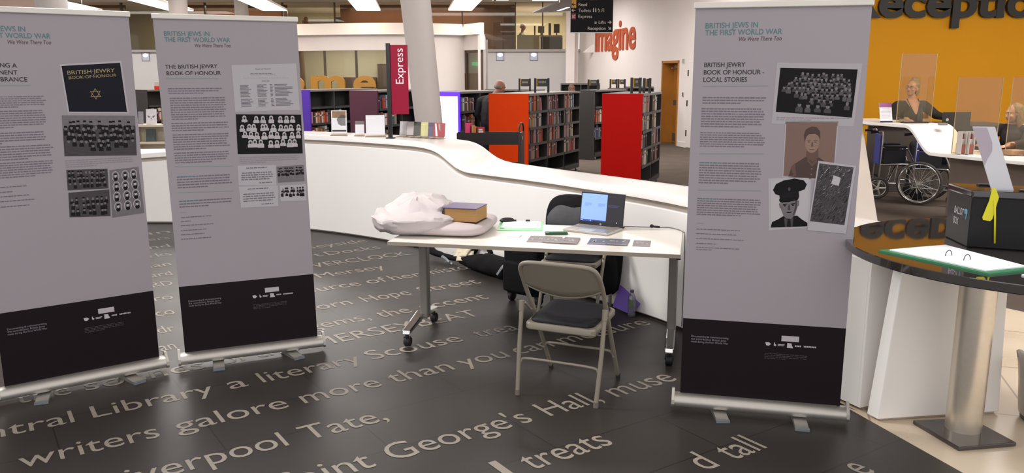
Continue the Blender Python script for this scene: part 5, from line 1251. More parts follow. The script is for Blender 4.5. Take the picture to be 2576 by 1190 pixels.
# book trolley
tr = thing('book_trolley', 'black book trolley in front of the orange end panel', 'trolley', (0, 10.5, 0), 0)
M_trol = mat('trolley_black', '201b1d', .4)
for x, dz in ((-.70, -.24), (.12, 0)):
    mb = MB(); pth = [(x, -.17, .08), (x, -.17, 1.0 + dz), (x, -.155, 1.07 + dz), (x, -.10, 1.115 + dz), (x, .0, 1.125 + dz), (x, .10, 1.115 + dz), (x, .155, 1.07 + dz), (x, .17, 1.0 + dz), (x, .17, .08)]
    pth = [(a + (.06 * (b + .17) / .34 - .03), b, c) for a, b, c in pth]
    mb.tube(pth, .012, n=8); mb.build('end_hoop', M_trol, tr, smooth=60)
    mb = MB(); mb.box((x, 0, .62 + dz / 2), (.02, .30, .78 + dz), R=RZ(-.17)); mb.build('end_panel', M_trol, tr)
for z in (.50, .885): mb = MB(); mb.box((-.29, 0, z), (.80, .34, .02)); mb.bmm((-.69, -.175, z - .02), (.11, -.165, z + .13)); mb.bmm((-.69, .0, z), (.11, .01, z + .13)); mb.build('shelf', M_trol, tr)
mb = MB(); mb.bmm((-.69, -.17, .10), (.11, .17, .30)); mb.build('base_shelf', M_trol, tr)
for x in (-.64, .06):
    for y in (-.13, .13): mb = MB(); mb.M = Matrix.Translation((x, y, .045)) @ Matrix.Rotation(PI / 2, 4, 'X'); mb.lathe([(0, -.015), (.04, -.015), (.045, -.01), (.045, .01), (.04, .015), (0, .015)], n=14); mb.build('castor', M_black, tr)
mb = MB(); mb.bmm((.128, -.06, .92), (.136, -.04, .965)); mb.build('label_clip', M_alu, tr)
for k, (x, w, h, c, lb, rz) in enumerate(((-.545, .06, .235, 'd22a6e', 'magenta book standing at the left on the black trolley', -.2), (-.485, .03, .205, 'b98a4a', 'tan book between magenta and red books on trolley', -.1), (-.455, .025, .19, 'c7763a', 'thin orange book leaning on the red trolley book', -.1), (-.39, .09, .185, 'a82f24', 'red book with white lettering on the black trolley', .05))):
    t = thing('trolley_book', lb, 'book', (x, 10.42, .897), rz, 'books on the black trolley')
    mb = MB(); mb.M = Matrix.Rotation(-.08, 4, 'X'); mb.rbox((0, 0, h / 2), (w, .13, h), .003); mb.build('cover', mat('trolley_book_' + c, c, .45, var=.2, scale=18), t)
    if k == 3:
        mb = MB(); mb.M = Matrix.Rotation(-.08, 4, 'X')
        for r_, ww in ((.14, .05), (.115, .06)): mb.bmm((-.03, -.0665, r_), (-.03 + ww, -.066, r_ + .015))
        mb.add([(-.04, -.0665, .03), (-.01, -.0665, .045), (.01, -.0665, .015), (-.035, -.0665, .01)], [(0, 3, 2, 1)]); mb.build('cover_print', M_paper, t)

# ------------------------------------------------------------------ things on the wavy counter
CT = 1.0785
ex = thing('express_sign', 'tall crimson blade sign reading Express on black post on counter', 'sign', (-1.265, 8.62, CT), .0)
mb = MB(); mb.rbox((0, 0, .005), (.09, .09, .01), .003); mb.build('sign_foot', M_black, ex)
mb = MB(); mb.rbox((.0, 0, .485), (.042, .04, .965), .004); mb.build('post', M_blackm, ex)
mb = MB(); mb.rbox((.11, 0, .60), (.178, .018, .70), .003); pn = mb.build('sign_panel', mat('crimson_panel', '8f1232', .5, spec=.2, var=.02), ex)
mb = MB(); mb.text('Express', (.152, -.0096, .56), (0, 0, 1), (-1, 0, 0), w=.355, cap=.085, bold=.0); mb.build('sign_lettering', mat('sign_white', 'e6dde0', .5), pn)
def holder(label, x, y, w, h, lean, rz, mats, name='leaflet_stand', grp='leaflet stands on the counter', prints=None):
    t = thing(name, label, 'leaflet stand', (x, y, CT), rz, grp)
    Mx = Matrix.Rotation(-lean, 4, 'X')
    mb = MB(); mb.rbox((0, -.03, .004), (w + .02, .09, .006), .002); mb.build('stand_foot', M_acrylic, t)
    mb = MB(); mb.M = Mx; mb.bmm((-w / 2 - .004, .002, .005), (w / 2 + .004, .005, h + .004)); mb.build('stand_sheet', M_acrylic, t)
    mb = MB(); mb.M = Mx; mb.bmm((-w / 2, -.002, .02), (w / 2, .001, h)); s = mb.build('leaflet', mats, t)
    if prints:
        for nm, m, P in prints:
            mb = MB(); mb.M = Mx; mb.add([(a * w - w / 2, -.0026, .02 + b * (h - .02)) for a, b in P], [tuple(range(len(P)))]); mb.build(nm, m, s)
    return t
holder('framed photo leaflet stand at the left end of the counter things', -1.89, 9.06, .165, .27, .1, .05, M_paper, prints=(('poster_picture', mat('poster_brown', '8b6a48', .5, var=.5, scale=20), [(.05, .68), (.95, .68), (.95, .97), (.05, .97)]), ('poster_shape', mat('poster_grey', '77787a', .5, var=.4, scale=15), [(.35, .62), (.45, .42), (.62, .34), (.93, .34), (.93, .78), (.7, .82), (.5, .74)]), ('poster_band', mat('poster_band', '4d3a3a', .5), [(.04, .08), (.96, .08), (.96, .16), (.04, .16)])))
holder('small narrow white leaflet stand left of the wide blank one', -1.655, 9.0, .095, .16, .25, .1, M_paper, prints=(('leaflet_header', mat('header_grey', '6d6266', .5), [(0, .74), (1, .74), (1, 1), (0, 1)]),))
holder('wide blank white leaflet stand beside the Express sign post', -1.46, 8.86, .20, .235, .3, .15, M_paper)
for k, (c, lb) in enumerate((('c9c8ca', 'pale grey leaflet, leftmost in the row right of Express sign'), ('bdb6b6', 'light grey leaflet, second in the row right of Express sign'), ('3d3f38', 'dark green leaflet in the row right of Express sign'), ('c2bf86', 'pale yellow leaflet in the row right of Express sign'), ('564a66', 'dusky violet leaflet in the row right of Express sign'), ('98242c', 'red leaflet with white stripe at right end of row'))):
    x, y = -1.165 + k * .082, 8.86 - k * .062
    pr_ = [('leaflet_header', mat('hdr' + c, c, .6, var=.5, scale=30), [(.05, .72), (.95, .72), (.95, .97), (.05, .97)])]
    if k == 5: pr_ = [('leaflet_stripe', M_paper, [(.2, .05), (.38, .05), (.22, .95), (.1, .95)]), ('leaflet_picture', mat('stripe_grey', '8f8a86', .5), [(.45, .55), (.62, .4), (.55, .95), (.38, .95)])]
    holder(lb, x, y, .085 if k < 5 else .125, .165, .22, -.25, mat('leaflet' + c, c, .45, var=.15, scale=14), 'leaflet_holder', 'row of leaflets right of Express sign', pr_)

# ------------------------------------------------------------------ hanging direction sign
hs = thing('hanging_sign', 'black hanging direction sign with arrows before the orange letters', 'sign', (1.04, 15.0, 2.452), 0)
SW, SH = .745, 1.0
M_sign = mat('sign_black', '131114', .5, spec=.15, var=.03)
mb = MB(); mb.rbox((SW / 2, 0, SH / 2), (SW, .05, SH), .004); sb = mb.build('sign_board', M_sign, hs)
mb = MB(); mb.bmm((0, -.027, -.008), (SW, .027, .004)); mb.build('bottom_rail', M_alu, hs)
for x in (.1, SW - .1): mb = MB(); mb.cyl((x, 0, SH), (x, 0, CZ - 2.452), .006, n=8); mb.build('hanger_rod', M_alu, hs)
M_st = mat('sign_text_white', 'c9c2bd', .5)
def arrow(mb, x, z, a, s=.036, m=0):
    c, sn = math.cos(a), math.sin(a); R2 = lambda u, v: (x + u * c - v * sn, -.0262, z + u * sn + v * c)
    for poly in ([(-1, -.16), (.7, -.16), (.7, .16), (-1, .16)], [(1, 0), (.05, .85), (-.2, .65), (.45, 0)], [(1, 0), (.45, 0), (-.2, -.65), (.05, -.85)]):
        mb.add([R2(u * s, v * s) for u, v in poly], [tuple(range(4))], m)
row = lambda k: .045 + k * .102
for s, k, x, an in (('Express', 2, .135, 'l'), ('Toilets', 3, .135, 'l'), ('Read', 4, .135, 'l'), ('Information', 5, .135, 'l'), ('Reception', 0, .62, 'r'), ('Lifts', 1, .62, 'r')):
    mb = MB(); mb.text(s, (x, -.0262, row(k)), (1, 0, 0), (0, 0, 1), cap=.058, anchor=an, bold=.004); mb.build('sign_lettering', M_st, sb)
for x, k, a in ((.69, 0, -PI / 4), (.69, 1, 0), (.045, 3, PI)):
    mb = MB(); arrow(mb, x, row(k) + .028, a); mb.build('sign_arrow', M_st, sb)
mb = MB()
for k, x in enumerate((.40, .44)):
    mb.bmm((x - .009, -.0265, row(3)), (x + .009, -.0258, row(3) + .05)); mb.ell((x, -.026, row(3) + .062), (.009, .001, .009), nu=10, nv=6)
mb.tube([(.49 + .02 * math.cos(a), -.0262, row(3) + .02 + .02 * math.sin(a)) for a in [k * PI / 8 - 2.2 for k in range(13)]], .004, n=5); mb.tube([(.485, -.0262, row(3) + .065), (.485, -.0262, row(3) + .03), (.503, -.0262, row(3) + .028)], .004, n=5)
mb.tube([(.54, -.0262, row(3)), (.555, -.0262, row(3) + .035), (.545, -.0262, row(3) + .05)], .005, n=5); mb.tube([(.555, -.0262, row(3) + .062), (.58, -.0262, row(3) + .05), (.583, -.0262, row(3))], .005, n=5)
mb.tube([(.57 + .024 * math.cos(a), -.0262, row(5) + .03 + .024 * math.sin(a)) for a in [k * PI / 8 for k in range(16)]], .004, n=5, closed=True); mb.bmm((.566, -.0265, row(5) + .015), (.574, -.0258, row(5) + .045))
for x in (.43, .45): mb.bmm((x - .006, -.0265, row(1)), (x + .006, -.0258, row(1) + .04))
mb.build('sign_icons', M_st, sb)
mb = MB(); mb.bmm((.01, -.0259, row(4) - .03), (.095, -.0252, row(5) + .18)); py = mb.build('colour_tab', mat('sign_yellow', 'd19a1c', .5), sb)
mb = MB(); arrow(mb, .05, row(4) + .03, PI); arrow(mb, .05, row(5) + .03, PI); mb.build('tab_arrow', M_sign, py)
mb = MB(); mb.bmm((.015, -.0259, row(2) - .02), (.09, -.0252, row(2) + .078)); pr2 = mb.build('colour_tab', mat('sign_crimson', '96233f', .5), sb)
mb = MB(); arrow(mb, .052, row(2) + .03, -3 * PI / 4); mb.build('tab_arrow', M_st, pr2)

# ------------------------------------------------------------------ long pendant lamps, ceiling lamps, gallery fittings
ORDL = ('first', 'second', 'third', 'fourth', 'fifth')
for k, (xc, lb) in enumerate(((-10.6, 'long white pendant lamp farthest left, behind the left banner'), (-8.3, 'long white pendant lamp above the middle banner left corner'), (-5.95, 'long white pendant lamp above the middle banner right corner'), (-3.6, 'long white pendant lamp left of the leaning column'), (-1.30, 'long white pendant lamp right of the leaning column'))):
    t = thing('pendant_lamp', lb, 'lamp', (xc, 21.4, 3.30), math.radians(6.9), 'long pendant lamps over the library')
    mb = MB(); mb.rbox((0, -3.4, .03), (.60, 6.8, .05), .012); h = mb.build('lamp_housing', M_ceil, t)
    mb = MB(); mb.bmm((-.29, -6.78, -.006), (.29, -.02, .006)); mb.build('lamp_diffuser', M_lamp, t, label='glowing white underside')
    mb = MB()
    for y in (-.35, -1.6, -2.9): mb.bmm((-.006, y - .12, -.009), (.006, y + .12, -.005))
    mb.build('diffuser_clip', M_black, t)
    for y in (-.5, -5.5): mb = MB(); mb.cyl((0, y, .05), (0, y, CZ - 3.30), .008, n=8); mb.build('suspension_rod', M_alu, t)
t = thing('pendant_lamp', 'grey pointed pendant wing with two lit slots beside the hanging sign', 'lamp', (.52, 22.0, 3.28), 0)
wq = [Vector((0, 0, 0)), Vector((1.75, -.9, .02)), Vector((1.9, -.4, .62)), Vector((1.25, -.1, .50))]
wn = Vector((0.05, .06, .05))
mb = MB(); mb.add(wq + [p + wn for p in wq], [(0, 1, 2, 3), (7, 6, 5, 4), (0, 4, 5, 1), (1, 5, 6, 2), (2, 6, 7, 3), (3, 7, 4, 0)]); mb.build('lamp_housing', mat('wing_grey', '8f8a88', .3), t, fix=True)
for a, b in ((.42, .22), (.70, .42)):
    c = wq[0].lerp(wq[1], a).lerp(wq[0].lerp(wq[2], a), b * 1.2); d = (wq[2] - wq[0]).normalized(); e = (wq[1] - wq[0]).normalized()
    mb = MB(); q_ = [c - d * .13 - wn * .15, c + d * .13 - wn * .15, c + d * .13 + e * .10 - wn * .15, c - d * .13 + e * .10 - wn * .15]
    mb.add(q_ + [p + wn * .1 for p in q_], [(0, 1, 2, 3), (7, 6, 5, 4), (0, 4, 5, 1), (1, 5, 6, 2), (2, 6, 7, 3), (3, 7, 4, 0)]); mb.build('lamp_slot', M_lampcool, t, fix=True)
mb = MB(); mb.cyl((.72, -.1, .25), (.72, -.1, CZ - 3.28), .02, n=8); mb.build('suspension_rod', M_alu, t)
for x, y, sx, sy, lb in ((-5.9, 25.2, .30, .25, 'round flush ceiling lamp above the left gallery glazing'), (-2.25, 25.0, .2, .2, 'round flush ceiling lamp right behind the leaning column'), (.1, 25.6, .22, .16, 'square flush ceiling lamp left of the dome camera row'), (1.25, 25.4, .22, .16, 'square flush ceiling lamp nearest the hanging sign'), (-.35, 26.6, .5, .12, 'short strip ceiling lamp beside the dome camera'), (1.05, 26.8, .8, .12, 'longer strip ceiling lamp above the glazed office')):
    mb = MB()
    if 'round' in lb: mb.lathe([(0, -.012), (sx / 2, -.012), (sx / 2, 0)], n=24)
    else: mb.bmm((-sx / 2, -sy / 2, -.012), (sx / 2, sy / 2, 0))
    o = mb.build('ceiling_light', M_lamp); o.location = (x, y, CZ); tag(o, lb, 'lamp', 'flush ceiling lamps')
dc = thing('dome_camera', 'small black dome camera under the ceiling at far end', 'camera', (-.51, 25.8, CZ))
mb = MB(); mb.lathe([(0, 0), (.08, 0), (.08, -.03), (0, -.03)], n=20); mb.build('camera_base', M_white, dc); mb = MB(); mb.ell((0, 0, -.035), (.06, .06, .06)); mb.build('camera_dome', M_black, dc, smooth=180)
for x, lb in ((-.38, 'square recessed wall light, left of the far pair'), (.72, 'square recessed wall light, right of the far pair'), (-11.95, 'square recessed wall light between the left banners')):
    t = thing('wall_light', lb, 'lamp', (x, 27.5, 2.30), 0, 'recessed wall lights below the gallery')
    mb = MB()
    for a, b in (((-.13, -.015, -.14), (-.115, 0, .13)), ((.115, -.015, -.14), (.13, 0, .13)), ((-.13, -.015, .115), (.13, 0, .13)), ((-.13, -.015, -.14), (.13, 0, -.125))): mb.bmm(a, b)
    mb.build('light_frame', mat('frame_grey', '706a6a', .5), t)
    mb = MB(); mb.bmm((-.115, -.006, -.125), (.115, -.002, .115)); mb.build('light_box', mat('light_box_grey', 'b0b2c0', .5, emit=.25, emitc='b8bcd8'), t)
    mb = MB(); mb.ell((0, -.012, .045), (.085, .012, .055), nu=18); mb.build('light_bulb', M_lampcool, t, smooth=180)
# gallery furniture
for x0, x1, y, z1, m, lb in ((.18, .95, 28.6, 3.02, 'b7b09c', 'pale office screen behind the gallery glass'), (.97, 1.72, 28.6, 2.98, '4c4946', 'dark grey office screen behind the gallery glass'), (-.62, -.3, 28.25, 3.42, '6b4434', 'brown box imitating a reflection left of the gallery office'), (-.27, .02, 28.25, 3.58, '5d3b2d', 'taller brown box imitating a reflection in the gallery glass')):
    mb = MB(); mb.rbox(((x0 + x1) / 2, y, (2.52 + z1) / 2), (x1 - x0, .06 if 'screen' in lb else .12, z1 - 2.52), .008); tag(mb.build('office_screen' if 'screen' in lb else 'cabinet', mat('off' + m, m, .5)), lb, 'screen' if 'screen' in lb else 'cabinet')  # the two brown boxes imitate reflections in the gallery glass
mb = MB(); mb.rbox((1.22, 29.4, 3.02), (1.02, .7, .03), .005); 
for a in (.75, 1.65):
    for b in (29.1, 29.7): mb.bmm((a - .02, b - .02, 2.52), (a + .02, b + .02, 3.01))
tag(mb.build('office_desk', mat('desk_beech', 'b39a78', .5)), 'office desk behind the screens in the gallery', 'desk')
for x, w, h, a, c, lb in ((.80, .05, .30, .1, '3d3836', 'slim dark monitor nearest the bald office worker'), (1.02, .22, .29, .2, '6d6660', 'grey monitor in the middle of gallery desk'), (1.32, .09, .42, .15, '5a4a40', 'brown box file standing on the gallery desk'), (1.56, .2, .36, -.2, '46423f', 'dark monitor at right end of the gallery desk')):
    t = thing('monitor' if 'monitor' in lb else 'box_file', lb, 'monitor' if 'monitor' in lb else 'file', (x, 29.4, 3.035), a)
    mb = MB(); mb.rbox((0, 0, h / 2 + (.06 if 'monitor' in lb else 0)), (w, .03, h - .06 if 'monitor' in lb else h), .005); mb.build('casing', mat('of' + c, c, .5), t)
    if 'monitor' in lb: mb = MB(); mb.bmm((-.02, -.02, 0), (.02, .02, .1)); mb.bmm((-.06, -.05, 0), (.06, .05, .01)); mb.build('stand', M_black, t)
mb = MB(); mb.rbox((-6.55, 29.6, 3.05), (1.5, .05, 1.05), .01); tag(mb.build('office_partition', mat('partition_pale', 'cfc8bd', .5)), 'pale partition behind the left gallery glazing', 'partition')
mb = MB(); mb.rbox((-5.95, 29.2, 3.1), (.3, .1, 1.1), .01); tag(mb.build('notice_board', mat('board_dark', '6a5a4e', .5)), 'dark notice board on the left gallery partition', 'board')
# ------------------------------------------------------------------ reception desk at the right
DK = curve_pts([(4.60, 11.75, 0), (4.72, 11.25, 0), (4.88, 10.65, 0), (5.02, 10.2, 0), (5.18, 9.75, 0), (5.40, 9.27, 0), (5.66, 8.8, 0), (6.0, 8.3, 0)], 10)
dsk = thing('reception_desk', 'white flowing reception desk stepping down before the yellow wall', 'counter', (0, 0, 0))
def zdesk(y, d): 
    y0, y1 = (10.42, 10.0) if d == 0 else (10.38, 9.92)
    t = min(1, max(0, (y0 - y) / (y0 - y1))); return 1.065 + (.755 - 1.065) * sm(t)
rows_ = []; panel = []
for i, p in enumerate(DK):
    a = DK[max(i - 1, 0)]; b = DK[min(i + 1, len(DK) - 1)]; d = (b - a).normalized(); nn = Vector((-d.y, d.x, 0))
    dep = .62; f, bk = zdesk(p.y, 0), zdesk(p.y + .0, 1)
    Pd = lambda q, z: Vector((p.x + nn.x * q, p.y + nn.y * q, z))
    sec = [Pd(0, f), Pd(0, f + .034), Pd(.006, f + .04)] + [Pd(q, f + (bk - f) * sm(q / dep) + .04) for q in (.1, .2, .3, .4, .5)] + [Pd(dep, bk + .04), Pd(dep, bk)]
    rows_.append(sec); panel.append((Pd(.30, 0), f, Pd(.33, 0), p.y))
def loft2(rows, m, name, parent, smooth=50):
    mb = MB(); k = len(rows[0]); vs = [p for r in rows for p in r]; fs = []
    for i in range(len(rows) - 1):
        for j in range(k): q = (j + 1) % k; fs.append((i * k + j, (i + 1) * k + j, (i + 1) * k + q, i * k + q))
    fs.append(tuple(range(k))); fs.append(tuple(range((len(rows) - 1) * k, len(rows) * k))[::-1])
    return mb.add(vs, fs).build(name, m, parent, smooth=smooth, fix=True)
loft2(rows_, M_white, 'countertop', dsk, 60)
M_taupe = mat('taupe_panel', '6b5d54', .6)
lowp = [q for q in panel if q[3] < 10.0]
loft2([[a, Vector((a.x, a.y, f)), Vector((c.x, c.y, f)), c] for a, f, c, y in lowp], M_taupe, 'modesty_panel', dsk)
mb = MB(); q = [Vector((3.30, 8.9, 0)), Vector((4.20, 9.25, 0)), Vector((4.74, 11.2, 1.06)), Vector((4.05, 11.5, 1.06))]
n_ = (q[1] - q[0]).cross(q[3] - q[0]).normalized() * .05
mb.add(q + [p - n_ for p in q], [(0, 1, 2, 3), (7, 6, 5, 4), (0, 4, 5, 1), (1, 5, 6, 2), (2, 6, 7, 3), (3, 7, 4, 0)]); mb.build('end_support', mat('support_toned_white', 'cbbfb4', .4, var=.02), dsk, fix=True, bev=.01)  # desk white darkened in the colour to offset light on the slope
wt = thing('staff_worktop', 'staff worktop behind the high desk, front darkened as shade', 'worktop', (5.25, 12.12, 0))
mb = MB(); mb.bmm((0, .0, .98), (1.9, .42, 1.02)); mb.build('worktop', M_taupe, wt)
mb = MB(); mb.bmm((0, .06, 0), (1.9, .10, .98)); mb.build('front_panel', mat('underdesk_shade_panel', '4b4039', .6), wt)  # dark sheet added as the shade under the desk

# wheelchairs parked under the desk
M_tyre = mat('grey_tyre', '4c4844', .7); M_wcblue = mat('blue_sling', '22329c', .6); M_wcblk = mat('black_vinyl', '17171c', .5)
def ring(mb, c, R, r, ax, n=36, k=8):
    c = Vector(c); a = Vector(ax).normalized(); u = a.orthogonal().normalized(); v = a.cross(u)
    mb.tube([c + (u * math.cos(2 * PI * i / n) + v * math.sin(2 * PI * i / n)) * R for i in range(n)], r, n=k, closed=True)
def wheelchair(label, loc, rz, big):
    t = thing('wheelchair', label, 'wheelchair', loc, rz, 'wheelchairs under the reception desk')
    # local +X is forward
    for s in (-1, 1):
        y = s * .23
        mb = MB()
        mb.tube(curve_pts([(-.30, y, .93), (-.24, y, .94), (-.20, y, .90), (-.20, y, .45), (-.21, y, .20)], 4), .012, n=8)
        mb.tube(curve_pts([(-.20, y, .48), (.15, y, .49), (.22, y, .46), (.25, y, .30), (.34, y, .12), (.42, y, .09)], 4), .012, n=8)
        mb.tube([(-.21, y, .22), (.22, y, .22)], .011, n=8); mb.tube(curve_pts([(-.20, y, .72), (.08, y, .72), (.16, y, .66), (.24, y, .48)], 4), .011, n=8)
        mb.tube([(0, y, .22), (.03, y, .48)], .009, n=8)
        mb.build('side_frame', M_chrome, t, smooth=60)
        mb = MB(); mb.tube([(-.36, y, .925), (-.26, y, .94)], .017, n=10); mb.build('push_grip', M_black, t, smooth=60)
        mb = MB(); mb.rbox((-.02, y, .738), (.30, .05, .035), .012); mb.build('armrest_pad', M_wcblk, t)
        mb = MB(); mb.box((-.02, y, .60), (.28, .006, .2)); mb.build('skirt_guard', M_wcblk, t)
        mb = MB(); mb.rbox((.44, y * .6, .09), (.14, .13, .015), .005, R=RY(.2)); mb.build('footplate', M_black, t)
        R_, xr = (.29, -.12) if big else (.155, -.22)
        w = MB(); ring(w, (xr, s * .275, R_), R_ - .018, .018, (0, 1, 0)); wh = w.build('rear_wheel', M_tyre, t, smooth=180)
        w = MB(); ring(w, (xr, s * .275, R_), R_ - .042, .008, (0, 1, 0))
        for k in range(20 if big else 5):
            a = 2 * PI * k / (20 if big else 5); w.cyl((xr, s * .275 + s * .012, R_), (xr + (R_ - .045) * math.cos(a), s * .275, R_ + (R_ - .045) * math.sin(a)), .0022 if big else .014, n=6)
        w.cyl((xr, s * .25, R_), (xr, s * .30, R_), .025, n=12); w.build('spokes', M_alu, wh, smooth=60)
        if big: w = MB(); ring(w, (xr, s * .305, R_), R_ - .035, .0085, (0, 1, 0)); w.build('hand_rim', M_chrome, wh, smooth=180)
        w = MB(); ring(w, (.30, s * .22, .09), .072, .018, (0, 1, 0), 24); w.cyl((.30, s * .205, .09), (.30, s * .235, .09), .06, n=16); cw = w.build('front_castor', M_black, t, smooth=60)
        w = MB(); w.tube([(.30, s * .25, .09), (.28, s * .245, .20), (.24, s * .23, .24)], .01, n=8); w.build('castor_fork', M_alu, cw, smooth=60)
    mb = MB(); mb.rbox((-.205, 0, .68), (.03, .45, .42), .012); mb.build('back_sling', M_wcblue, t)
    mb = MB(); mb.rbox((.02, 0, .49), (.42, .44, .05), .02); mb.build('seat_sling', M_wcblk, t)
    mb = MB(); mb.tube([(-.1, -.22, .2), (.1, .22, .46)], .01, n=8); mb.tube([(-.1, .22, .2), (.1, -.22, .46)], .01, n=8); mb.build('cross_brace', M_chrome, t, smooth=60)
wheelchair('blue backed wheelchair with small rear wheels, behind the desk end support', (5.42, 11.70, 0), math.radians(-14), False)
wheelchair('wheelchair with big spoked wheel nearest the ballot box', (5.72, 11.10, 0), math.radians(-38), True)

# things on the reception desk
def screen(label, x0, x1, y, z0, z1, rz=0):
    t = thing('acrylic_screen', label, 'screen', ((x0 + x1) / 2, y, z0), rz, 'clear protective screens on the reception desk'); w = (x1 - x0) / 2
    mb = MB(); mb.bmm((-w, -.003, .0), (w, .003, z1 - z0)); mb.build('acrylic_pane', pane_mat('screen_acrylic', 'f2ead8', .02, .965, fres=.4), t)
    mb = MB(); mb.bmm((-w - .004, -.004, 0), (-w + .002, .004, z1 - z0)); mb.bmm((w - .002, -.004, 0), (w + .004, .004, z1 - z0)); mb.build('pane_edge', mat('pane_edge', 'b59b6a', .3), t)
    for s in (-1, 1): mb = MB(); mb.bmm((s * w * .7 - .03, -.09, -.0), (s * w * .7 + .03, .09, .006)); mb.bmm((s * w * .7 - .004, -.06, 0), (s * w * .7 + .004, .06, .12)); mb.build('screen_foot', M_acrylic, t)
screen('tall clear screen in front of the receptionist in black cardigan', 5.03, 5.48, 10.85, 1.107, 1.985)
screen('wide clear screen left of the long haired receptionist', 5.26, 5.78, 9.85, .797, 1.69)
screen('clear screen at the right picture edge before long haired receptionist', 5.90, 6.5, 9.85, .797, 1.69)
t = thing('leaflet_stand', 'slanted stand with violet headed notice on the high desk end', 'leaflet stand', (4.90, 10.85, 1.106), .1)
mb = MB(); mb.M = Matrix.Rotation(-.25, 4, 'X') @ Matrix.Shear('XZ', 4, (.15, 0)); mb.bmm((-.085, -.002, 0), (.085, .004, .26)); b = mb.build('notice', M_paper, t)
def shq(u0, u1, v0, v1, M): return [(u0, -.003, v0), (u1, -.003, v0), (u1, -.003, v1), (u0, -.003, v1)]
for nm, c, v0, v1 in (('notice_header', '9c5a90', .20, .26), ('notice_footer', '2c2638', 0, .022)):
    mb = MB(); mb.M = Matrix.Rotation(-.25, 4, 'X') @ Matrix.Shear('XZ', 4, (.15, 0)); mb.add(shq(-.085, .085, v0, v1, None), [(0, 1, 2, 3)]); mb.build(nm, mat(nm, c, .5), b)
mb = MB(); mb.M = Matrix.Rotation(-.25, 4, 'X') @ Matrix.Shear('XZ', 4, (.15, 0))
for k in range(8): mb.add(shq(-.05 if k < 2 else -.065, .045 if k < 2 else .06, .18 - k * .018, .184 - k * .018, None), [(0, 1, 2, 3)])
mb.build('notice_print', mat('notice_print', 'b3adb8', .5), b)
mo = thing('monitor', 'dark back of a monitor between the two receptionists', 'monitor', (5.84, 10.9, .78), .1)
mb = MB(); mb.rbox((0, 0, .33), (.38, .035, .26), .008); mb.build('casing', mat('monitor_back', '2e2826', .4), mo)
mb = MB(); mb.rbox((0, .03, .11), (.05, .02, .24), .004); mb.rbox((0, .03, .006), (.22, .16, .012), .004); mb.build('stand', M_black, mo)
mb = MB(); mb.lathe([(0, 0), (.02, 0), (.02, .004), (0, .004)], n=16); o = mb.build('back_emblem', M_alu, mo); o.location = (-.14, -.018, .36); o.rotation_euler = (PI / 2, 0, 0)
mb = MB(); mb.rbox((5.38, 10.35, 1.115), (.10, .06, .03), .006); tag(mb.build('card_reader', mat('reader_grey', '8f8a80', .5)), 'small grey card reader at the edge of the desk step', 'reader')
mb = MB(); mb.rbox((5.22, 10.75, 1.112), (.32, .12, .02), .006, R=RZ(.1)); tag(mb.build('keyboard', M_black), 'black keyboard behind the tall clear screen', 'keyboard')
for k, (x, y) in enumerate(((5.30, 9.72), (5.385, 9.70))):
    t = thing('leaflet_rack', ('left clear leaflet rack on the low desk', 'right clear leaflet rack on the low desk')[k], 'rack', (x, y, .797), .2 - k * .1, 'clear leaflet racks on the low desk')
    mb = MB()
    for a, b in (((-.035, -.04, 0), (-.03, .04, .27)), ((.03, -.04, 0), (.035, .04, .27)), ((-.035, .035, 0), (.035, .04, .27)), ((-.035, -.04, 0), (.035, .04, .006))): mb.bmm(a, b)
    mb.build('rack_frame', mat('rack_clear', 'd5cfc8', .3), t)
    for j, c in enumerate(('a05a4a', 'c9c2bb', '8a3a44')):
        mb = MB(); mb.bmm((-.027, -.03 + j * .02, .01 + .06 * j), (.027, -.022 + j * .02, .12 + .06 * j)); mb.build('rack_leaflet', mat('rl' + c, c, .5, var=.3, scale=30), t)
t = thing('pen_pot', 'blue pen pot on the low desk', 'pot', (5.60, 9.72, .797))
mb = MB(); mb.lathe([(0, 0), (.045, 0), (.05, .085), (.046, .085), (.042, .006), (0, .006)], n=20); mb.build('pot', mat('pot_blue', '2f6fb0', .4), t, smooth=40)
for k in range(3): mb = MB(); mb.cyl((.01 * k - .01, 0, .01), (.03 * k - .03, .01, .15), .004, n=6); mb.build('pen', M_black, t)
mb = MB(); mb.rbox((5.86, 9.62, .83), (.22, .16, .06), .012, R=RZ(.3)); tag(mb.build('tray', mat('tan_tray', 'a8825e', .5, var=.2)), 'tan tray on the low desk by right picture edge', 'tray')
mb = MB(); mb.lathe([(0, 0), (.035, 0), (.04, .20), (.036, .20), (.032, .006), (0, .006)], n=18); o = mb.build('clear_jar', pane_mat('jar_clear', 'cfc2b5', .08, .7)); o.location = (5.97, 9.50, .797); tag(o, 'clear jar standing on the low desk at right', 'jar')
mb = MB(); mb.rbox((5.6, 10.15, .803), (.25, .2, .012), .003, R=RZ(.4)); tag(mb.build('desk_paper', M_paper), 'loose white paper beside the arm of long haired receptionist', 'paper')
t = thing('office_chair', 'green backed office chair at the right picture edge', 'chair', (7.0, 10.8, 0))
mb = MB(); mb.rbox((0, .1, .9), (.5, .07, .5), .03); mb.build('backrest', mat('green_fabric', '2f5a3a', .8), t)
mb = MB(); mb.rbox((0, -.12, .5), (.5, .46, .08), .03); mb.build('seat', mat('green_fabric', '2f5a3a', .8), t)
mb = MB(); mb.cyl((0, 0, .05), (0, 0, .48), .03); mb.box((0, .1, .6), (.06, .03, .3))
for k in range(5): mb.cyl((0, 0, .06), (.3 * math.cos(k * 1.257), .3 * math.sin(k * 1.257), .03), .02)
mb.build('base', M_black, t)
t = thing('counter_chair', 'black high stool under the receptionist in black cardigan', 'stool', (6.05, 12.62, 0))
mb = MB(); mb.lathe([(0, .60), (.2, .60), (.21, .63), (.19, .66), (0, .66)], n=24); mb.build('seat', M_wcblk, t, smooth=40)
